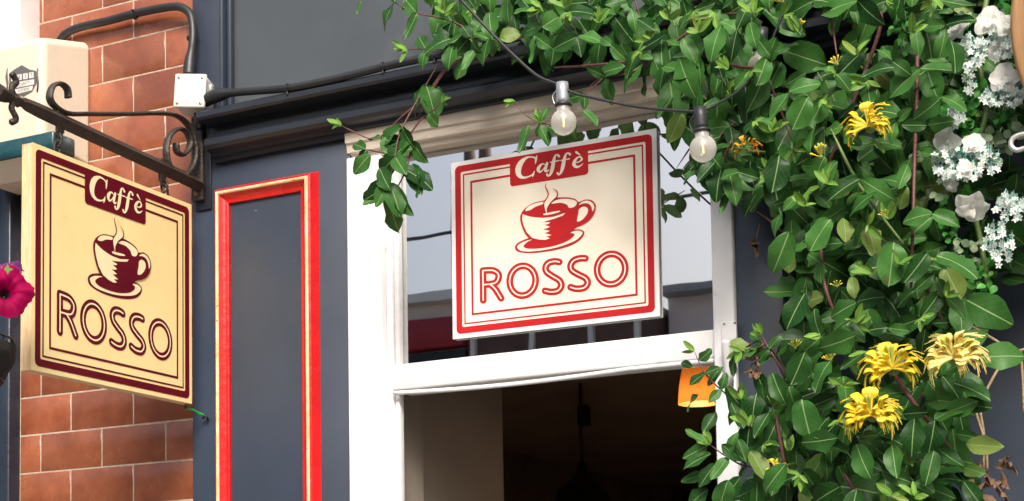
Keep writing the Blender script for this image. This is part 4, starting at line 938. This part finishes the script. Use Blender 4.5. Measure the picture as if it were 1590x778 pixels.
for i, q in enumerate([(1508, 82, 24, 28, 34), (1555, 68, 22, 28, 30), (1560, 150, 36, 16, 30), (1483, 178, 14, 24, 18), (1500, 252, 56, 26, 60), (1570, 322, 26, 22, 26), (1550, 378, 24, 34, 26), (1462, 262, 14, 20, 14), (1505, 125, 10, 20, 8)]): spray_flowers(*q[:4], int(q[4]*1.7), seed=i)
PLM = [leaf_mesh(leaf_data(.8, .5, .2, .1, 0, .03, 21), 'plasticleaf'), leaf_mesh(leaf_data(.7, .5, .25, .2, 0, .03, 22), 'plasticleaf')]; SLM = [leaf_mesh(leaf_data(.85, .5, .2, .1, 0, .03, 23), 'sageleaf')]
gb = Vector(ga['_o'])
def gleaf(px, py, Y, size, meshes, ang):
    a = R_(ang); tip = Vector((math.cos(a), -random.uniform(.1, .9), math.sin(a))).normalized(); nrm = Vector((random.gauss(0, .5), -1, random.gauss(.3, .4))); nrm = (nrm-tip*nrm.dot(tip)).normalized(); sx = tip.cross(nrm); s = size*mpp(px, py, Y)
    o = bpy.data.objects.new('leaf', random.choice(meshes)); C.objects.link(o); o.parent = ga
    o.matrix_local = Matrix.Translation(P(px, py, Y)-gb)@Matrix(((sx.x, tip.x, nrm.x), (sx.y, tip.y, nrm.y), (sx.z, tip.z, nrm.z))).to_4x4()@Matrix.Scale(s, 4)
for cx, cy, rx, ry, n, ms, sz in ((1513, 142, 18, 12, 14, PLM, 17), (1506, 178, 16, 14, 14, PLM, 17), (1500, 205, 16, 12, 12, PLM, 17), (1560, 188, 18, 16, 12, PLM, 17), (1468, 335, 12, 26, 16, PLM, 14), (1478, 365, 12, 14, 10, PLM, 13), (1530, 436, 20, 26, 20, PLM, 14), (1550, 410, 18, 16, 10, PLM, 14), (1568, 20, 12, 22, 12, PLM, 16), (1450, 130, 16, 18, 8, PLM, 18), (1400, 50, 18, 34, 22, PLM, 13), (1465, 180, 12, 12, 6, PLM, 16), (1450, 305, 16, 8, 8, SLM, 16),
                                  (1550, 225, 22, 22, 20, SLM, 18), (1575, 65, 12, 16, 8, SLM, 18), (1510, 390, 26, 24, 16, SLM, 14), (1500, 30, 14, 14, 6, SLM, 14), (1425, 245, 14, 10, 8, SLM, 13), (1583, 200, 8, 14, 6, SLM, 18), (1500, 300, 14, 10, 8, PLM, 14)):
    for _ in range(n):
        a = random.uniform(0, 6.28); r = math.sqrt(random.random()); gleaf(cx+rx*r*math.cos(a), cy+ry*r*math.sin(a), random.uniform(-.15, -.11), sz*random.uniform(.7, 1.2), ms, random.uniform(-180, 180))
MB().tube(smooth_path([P(1540, -40, -.08), P(1520, 80, -.1), P(1530, 180, -.1), P(1500, 270, -.1), P(1520, 360, -.1), P(1535, 450, -.1)], 5), .004, 6).build('garland_vine', 'greenstem', ga)

# ------------------------------------------------------------------ wooden disc, wire hook at the right edge
c = P(1900, -10, -.22); r_ = (c-P(1573, 0, -.22)).length
wd = MB().lathe(c, [(.0001, -.016), (r_-.006, -.016), (r_, -.010), (r_, .010), (r_-.006, .016), (.0001, .016)], 64, (0, -1, 0))
tag(wd.build('wooden_disc', 'tanwood'), 'smooth tan wooden disc edge showing above the white garland roses', 'wooden disc')
wp = [P(x, y, -.2) for x, y in ((1640, 195), (1600, 206), (1582, 210), (1572, 216), (1570, 226), (1578, 233), (1592, 230), (1620, 222))]
tag(MB().tube(smooth_path(wp, 6), .0036, 10).build('wire_hook', 'wire'), 'bent galvanised wire hook end beside the white garland', 'hook')

# ------------------------------------------------------------------ flag holder, green cord
fh = thing('flag_holder', P(1132, 560, -.01), 'small white plastic pole holder screwed to the right door jamb', 'pole holder')
c = P(1133, 530, -.01); b = MB().box(c.x-.013, c.x+.012, -.0125, -.0082, P(1133, 575, -.01).z, P(1133, 499, -.01).z, .0015); b.build('plate', 'white', fh)
t0 = P(1127, 528, -.034); ax = (P(1134, 600, -.012)-t0).normalized()
MB().lathe(t0, [(.0055, .004), (.0058, 0), (.0072, 0), (.0074, .004), (.0068, .05), (.0060, .07), (.0001, .07)], 18, ax).lathe(t0, [(.0058, 0), (.0055, .03), (.0001, .03)], 18, ax).build('tube', 'white', fh)
for q in ((1124.5, 503), (1141, 501)):
    c = P(*q, -.0128); MB().lathe(c, [(.0022, 0), (.0018, .001), (.0001, .001)], 10, (0, -1, 0)).build('screw', 'screw', fh)
gc = thing('green_cord', P(325, 648, -.005), 'short bright green plastic cord tied to a hook below the hanging sign', 'cord')
MB().tube(smooth_path([Vector((XS-.008, -.055, sz0)), P(289, 634, -.04), P(300, 637, -.03), P(313, 643, -.015), P(320, 648, -.006)], 5), .0016, 7).build('cord', 'limegreen', gc)
MB().tube(smooth_path([P(296, 634, -.034), P(304, 638, -.028), P(308, 643, -.02), P(316, 643, -.012)], 5), .0013, 6).build('cord_end', 'limegreen', gc)
MB().tube(smooth_path([P(322, 650, .0), P(322, 650, -.008), P(318, 646, -.012), P(315, 650, -.010)], 4), .0022, 7).build('hook', 'black', gc); b = MB(); b.tube([Vector((XS-.008, -.055, sz0+.002)), P(288, 633, -.045)], .0024, 6); b.build('tie', 'black', gc)

# ------------------------------------------------------------------ petunia in a hanging basket
YB = -.62
bc = P(-112, 558, YB)
hbk = thing('hanging_basket', (bc.x, bc.y, bc.z-.12), 'black wire hanging basket with dark liner beyond the hanging sign', 'basket')
b = MB(); Rr = .125
for i in range(24):
    a = 2*math.pi*i/24; b.tube([bc+Vector((math.cos(a)*Rr*math.sin(p), math.sin(a)*Rr*math.sin(p), .03-.12*math.cos(p)+.0)) for p in [math.pi/2*j/6 for j in range(7)]], .0016, 5)
for h, rr_ in ((.03, 1), (.0, .97), (-.03, .87), (-.06, .67)):
    b.tube([bc+Vector((math.cos(a)*Rr*rr_, math.sin(a)*Rr*rr_, h)) for a in [2*math.pi*j/32 for j in range(33)]], .0018, 5, False)
b.build('wire_frame', 'black', hbk)
MB().lathe(bc, [(.0001, -.088), (.06, -.075), (.10, -.045), (.125, 0), (.128, .022), (.0001, .028)], 24).build('liner', 'soil', hbk)
MB().tube(smooth_path([bc+Vector((0, 0, -.095)), bc+Vector((-.3, .02, -.12)), Vector((bc.x-.75, -.3, bc.z-.12)), Vector((bc.x-.78, .04, bc.z-.12))], 5), .008, 8).build('arm', 'iron', hbk)
pt = thing('petunia_plant', bc+Vector((0, 0, .02)), 'magenta and purple petunias growing in the wire hanging basket', 'flowering plant')
def petunia(px, py, Y, rad, face, m, seed):
    rn = random.Random(seed); c = P(px, py, Y); s = rad*mpp(px, py, Y); fz = Vector(face).normalized(); a0 = fz.orthogonal().normalized(); b0 = fz.cross(a0); n = 50; rings = [0, .1, .2, .42, .65, .85, 1.0]; vs = []
    for r in rings:
        for j in range(n):
            th = 2*math.pi*j/n; lob = 1-.13*abs(math.cos(2.5*th))**3; rip = .05*math.sin(5*th*2+seed)*r+.035*math.sin(17*th)*r*r
            h = s*(-.75*max(0, 1-r*2.2)**1.2 + .10*math.sin(r*3)+rip-.15*r*r*(.6+.5*math.cos(5*th)))
            vs.append(c+(a0*math.cos(th)+b0*math.sin(th))*(s*r*(lob if r > .4 else 1)*(1+.03*math.sin(23*th)*r))+fz*h)
    fs = [(i*n+j, i*n+(j+1) % n, (i+1)*n+(j+1) % n, (i+1)*n+j) for i in range(2, len(rings)-1) for j in range(n)]
    o = MB().add(vs, fs, True).build('flower', m, pt)
    MB().add(vs, [(i*n+j, i*n+(j+1) % n, (i+1)*n+(j+1) % n, (i+1)*n+j) for i in range(2) for j in range(n)], True).build('throat', 'throat', o)
    MB().tube([c-fz*s*.6, c-fz*s*1.2+Vector((-.02, 0, -.01)), bc+Vector((0, 0, .02))], .002, 6).build('stalk', 'greenstem', o)
petunia(8, 452, -.60, 44, (.75, -.7, .15), 'magenta', 1); petunia(4, 420, -.57, 34, (.3, -.6, .75), 'purple', 2); petunia(-60, 470, -.66, 42, (.1, -1, .3), 'magenta', 3)
MB().add([P(x, y, -.61) for x, y in ((6, 418), (12, 410), (14, 416), (21, 418), (15, 421), (12, 426), (9, 421))], [(0, 1, 2, 3, 4, 5, 6)]).build('leaf', 'young', pt)
for i in range(16):
    a = random.uniform(-180, 180); x, y = -60+random.uniform(-70, 50), 500+random.uniform(-20, 20); tip = Vector((math.cos(R_(a)), -.4, math.sin(R_(a)))).normalized(); nrm = Vector((.2, -1, .5)); nrm = (nrm-tip*nrm.dot(tip)).normalized(); sx = tip.cross(nrm)
    o = bpy.data.objects.new('leaf', LM[i % 6]); C.objects.link(o); o.parent = pt
    o.matrix_local = Matrix.Translation(P(x, y, -.6)-Vector(pt['_o']))@Matrix(((sx.x, tip.x, nrm.x), (sx.y, tip.y, nrm.y), (sx.z, tip.z, nrm.z))).to_4x4()@Matrix.Scale(.035, 4)

# ------------------------------------------------------------------ inside the doorway
def lamp_at(px, py, Y): return P(px, py, Y)
YL = .55; c = P(1086, 627, YL); s_ = mpp(1086, 627, YL)
pl_ = thing('pendant_lamp', c, 'lit amber pendant lamp shade just inside the doorway', 'pendant lamp')
h_ = P(1086, 560, YL).z-c.z
MB().lathe(c, [(s_*33, 0), (s_*31, h_*.4), (s_*24, h_*.98), (s_*8, h_*1.05)], 32).build('shade', 'amber', pl_)
MB().sphere(c+Vector((0, 0, h_*.35)), .018, 12, 8).build('bulb', 'bulb', pl_)
MB().tube([c+Vector((0, 0, h_)), Vector((c.x, c.y, ZC))], .003, 6).build('cord', 'black', pl_)
ll = bpy.data.lights.new('lamp_light', 'POINT'); lo_ = bpy.data.objects.new('lamp_light', ll); C.objects.link(lo_); lo_.parent = pl_; lo_.location = (0, 0, h_*.15)
ll.energy = .9; ll.color = (1, .70, .42); ll.shadow_soft_size = .02
YD = 2.6; c = P(903, 716, YD); q_ = mpp(903, 716, YD)
pd = thing('pendant_lamp', c, 'dark metal pendant lamp hanging unlit in the dim room', 'pendant lamp')
MB().lathe(c-Vector((0, 0, q_*70)), [(q_*46, 0), (q_*40, q_*20), (q_*22, q_*38), (q_*9, q_*52), (q_*7, q_*66), (q_*3, q_*70), (.0001, q_*70)], 24).build('shade', 'black', pd)
MB().tube([c, Vector((c.x, c.y, ZC-.0))], .005, 6).build('cord', 'black', pd)
cr_ = P(908, 645, YD); MB().box(c.x-q_*3, c.x+q_*14, c.y-.02, c.y+.02, cr_.z-q_*16, cr_.z+q_*16, .005).build('ceiling_mount', 'black', pd)
YSH = 5.9
a_, b_ = P(782, 752, YSH), P(1030, 735, YSH)
shf = thing('wall_shelf', (a_.x, YSH, a_.z-.1), 'dim wooden wall shelf at the back of the dark room', 'shelf')
MB().box(a_.x-.2, b_.x, YSH, YSH+.68, a_.z-.05, a_.z+.0, .005).build('board', 'wood_dark', shf); MB().box(b_.x-.06, b_.x, YSH+.3, YSH+.69, a_.z-.35, a_.z-.051).build('support', 'wood_dark', shf); MB().box(a_.x+.2, a_.x+.26, YSH+.3, YSH+.69, a_.z-.35, a_.z-.051).build('support', 'wood_dark', shf)
c = P(820, 800, 4.5); s_ = mpp(820, 800, 4.5)
ch = thing('chair', (c.x, 4.5, 0), 'bent wood chair back in the dim room below the pendant', 'chair')
MB().tube([c+Vector((s_*30*math.cos(R_(t)), 0, s_*42*math.sin(R_(t)))) for t in range(0, 181, 12)], .02, 8).build('back', 'tanwood', ch)
for sg in (-1, 1): MB().tube([c+Vector((s_*30*sg, 0, 0)), Vector((c.x+s_*32*sg, 4.5, 0))], .016, 8).build('leg', 'tanwood', ch)

# ------------------------------------------------------------------ across the street (seen only in the pane)
YO = -9.0
ob1 = thing('terrace_house', (-11.0, YO-2, 0), 'cream rendered house with red shop band across the street', 'house')
XO = -6.05
MB().box(-16, XO, YO-5, YO, 0, 4.42).build('wall', 'render', ob1)
MB().box(-7.05, -6.75, YO-2.2, YO-1.6, 4.4, 6.1).build('chimney', 'render', ob1)
for x in (-6.98, -6.82): MB().lathe((x, YO-1.9, 6.1), [(.07, 0), (.055, .3), (.04, .3)], 10).build('chimney_pot', 'brickfar', ob1)
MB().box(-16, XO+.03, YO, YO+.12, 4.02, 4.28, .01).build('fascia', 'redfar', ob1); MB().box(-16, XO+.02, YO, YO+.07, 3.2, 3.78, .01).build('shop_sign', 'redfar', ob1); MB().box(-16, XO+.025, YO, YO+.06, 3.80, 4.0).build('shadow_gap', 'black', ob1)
for x in (-7.0, -8.6, -10.2, -11.8, -13.4):
    for z in (1.0,):
        wq = MB().box(x-.45, x+.45, YO, YO+.03, z, z+1.4, .01).build('window', 'white', ob1)
        for dx in (-.21, .21): MB().box(x+dx-.19, x+dx+.19, YO+.03, YO+.04, z+.06, z+1.34).build('pane', 'winfar', wq)
MB().box(-16.2, XO+.12, YO-5.1, YO+.14, 4.421, 4.5).build('roof', 'render', ob1)
ob3 = thing('terrace_house', (4, YO-2, 0), 'low pale pink rendered house across the street', 'house')
MB().box(-4.36, 14, YO-5, YO-.3, 0, 4.30).build('wall', 'pinkrender', ob3); MB().box(-4.37, 14.2, YO-5.1, YO-.1, 4.301, 4.36).build('roof', 'kerb', ob3)
for i in range(7):
    x = -2.9+i*2.2; wq = MB().box(x-.5, x+.5, YO-.3, YO-.26, 1.2, 3.0, .01).build('window', 'white', ob3); MB().box(x-.42, x+.42, YO-.26, YO-.25, 1.28, 2.92).build('pane', 'winfar', wq)
ob2 = thing('brick_building', (-5.2, YO-2, 0), 'low dark brick building with pale piers across the street', 'building')
MB().box(XO+.04, -4.4, YO-4, YO, 0, 4.16).build('wall', 'brickfar', ob2); MB().box(XO+.04, -4.38, YO-4.1, YO+.1, 4.161, 4.22, .01).build('coping', 'kerb', ob2)
for x in (-5.98, -5.45, -4.92, -4.52): MB().box(x, x+.045, YO+.001, YO+.05, 0, 4.15).build('pier', 'render', ob2)
tag(MB().tube([Vector((-40+4*i, -6.0, 4.10-.02*math.sin(i*1.0))) for i in range(21)], .011, 6).build('overhead_cable', 'rubber'), 'thin black cable strung along the street above the road', 'cable')
def tree(x, y, h, r, seed, label):
    rn = random.Random(seed); o = thing('street_tree', (x, y, 0), label, 'tree')
    t = MB(); t.tube(smooth_path([Vector((x, y, 0)), Vector((x+.05, y, h*.4)), Vector((x, y+.05, h*.8))], 4), [.16, .15, .13, .12, .11, .09, .07, .05, .04], 8)
    for i in range(7):
        a = rn.uniform(0, 6.28); z = h*rn.uniform(.4, .7); t.tube([Vector((x, y, z)), Vector((x+r*.7*math.cos(a), y+r*.7*math.sin(a), z+r*.6))], [.05, .02], 6)
    t.build('trunk', 'bark', o); V_, F_, U_ = [], [], []
    for i in range(1600):
        d = Vector((rn.gauss(0, 1), rn.gauss(0, 1), rn.gauss(0, 1))).normalized()*r*rn.random()**.4*(.8+.3*math.sin(i % 7)); m = Matrix.Translation(Vector((x, y, h*.78))+d)@Matrix.Rotation(rn.uniform(0, 6), 4, 'Z')@Matrix.Rotation(rn.uniform(0, 6), 4, 'X')@Matrix.Scale(.16, 4)
        vs, fs, uv = LV[i % 6]; o_ = len(V_); V_ += [m@q for q in vs[:]]; F_ += [tuple(j+o_ for j in f) for f in fs]; U_ += uv
    b = MB(); b.add(V_, F_, True); b.build('crown', 'leaf', o, uvs=U_)['kind'] = 'stuff'
tree(-5.2, -14.5, 5.0, 1.0, 1, 'round street tree rising behind the low brick building')

for o in bpy.data.objects:
    if '_o' in o: del o['_o']
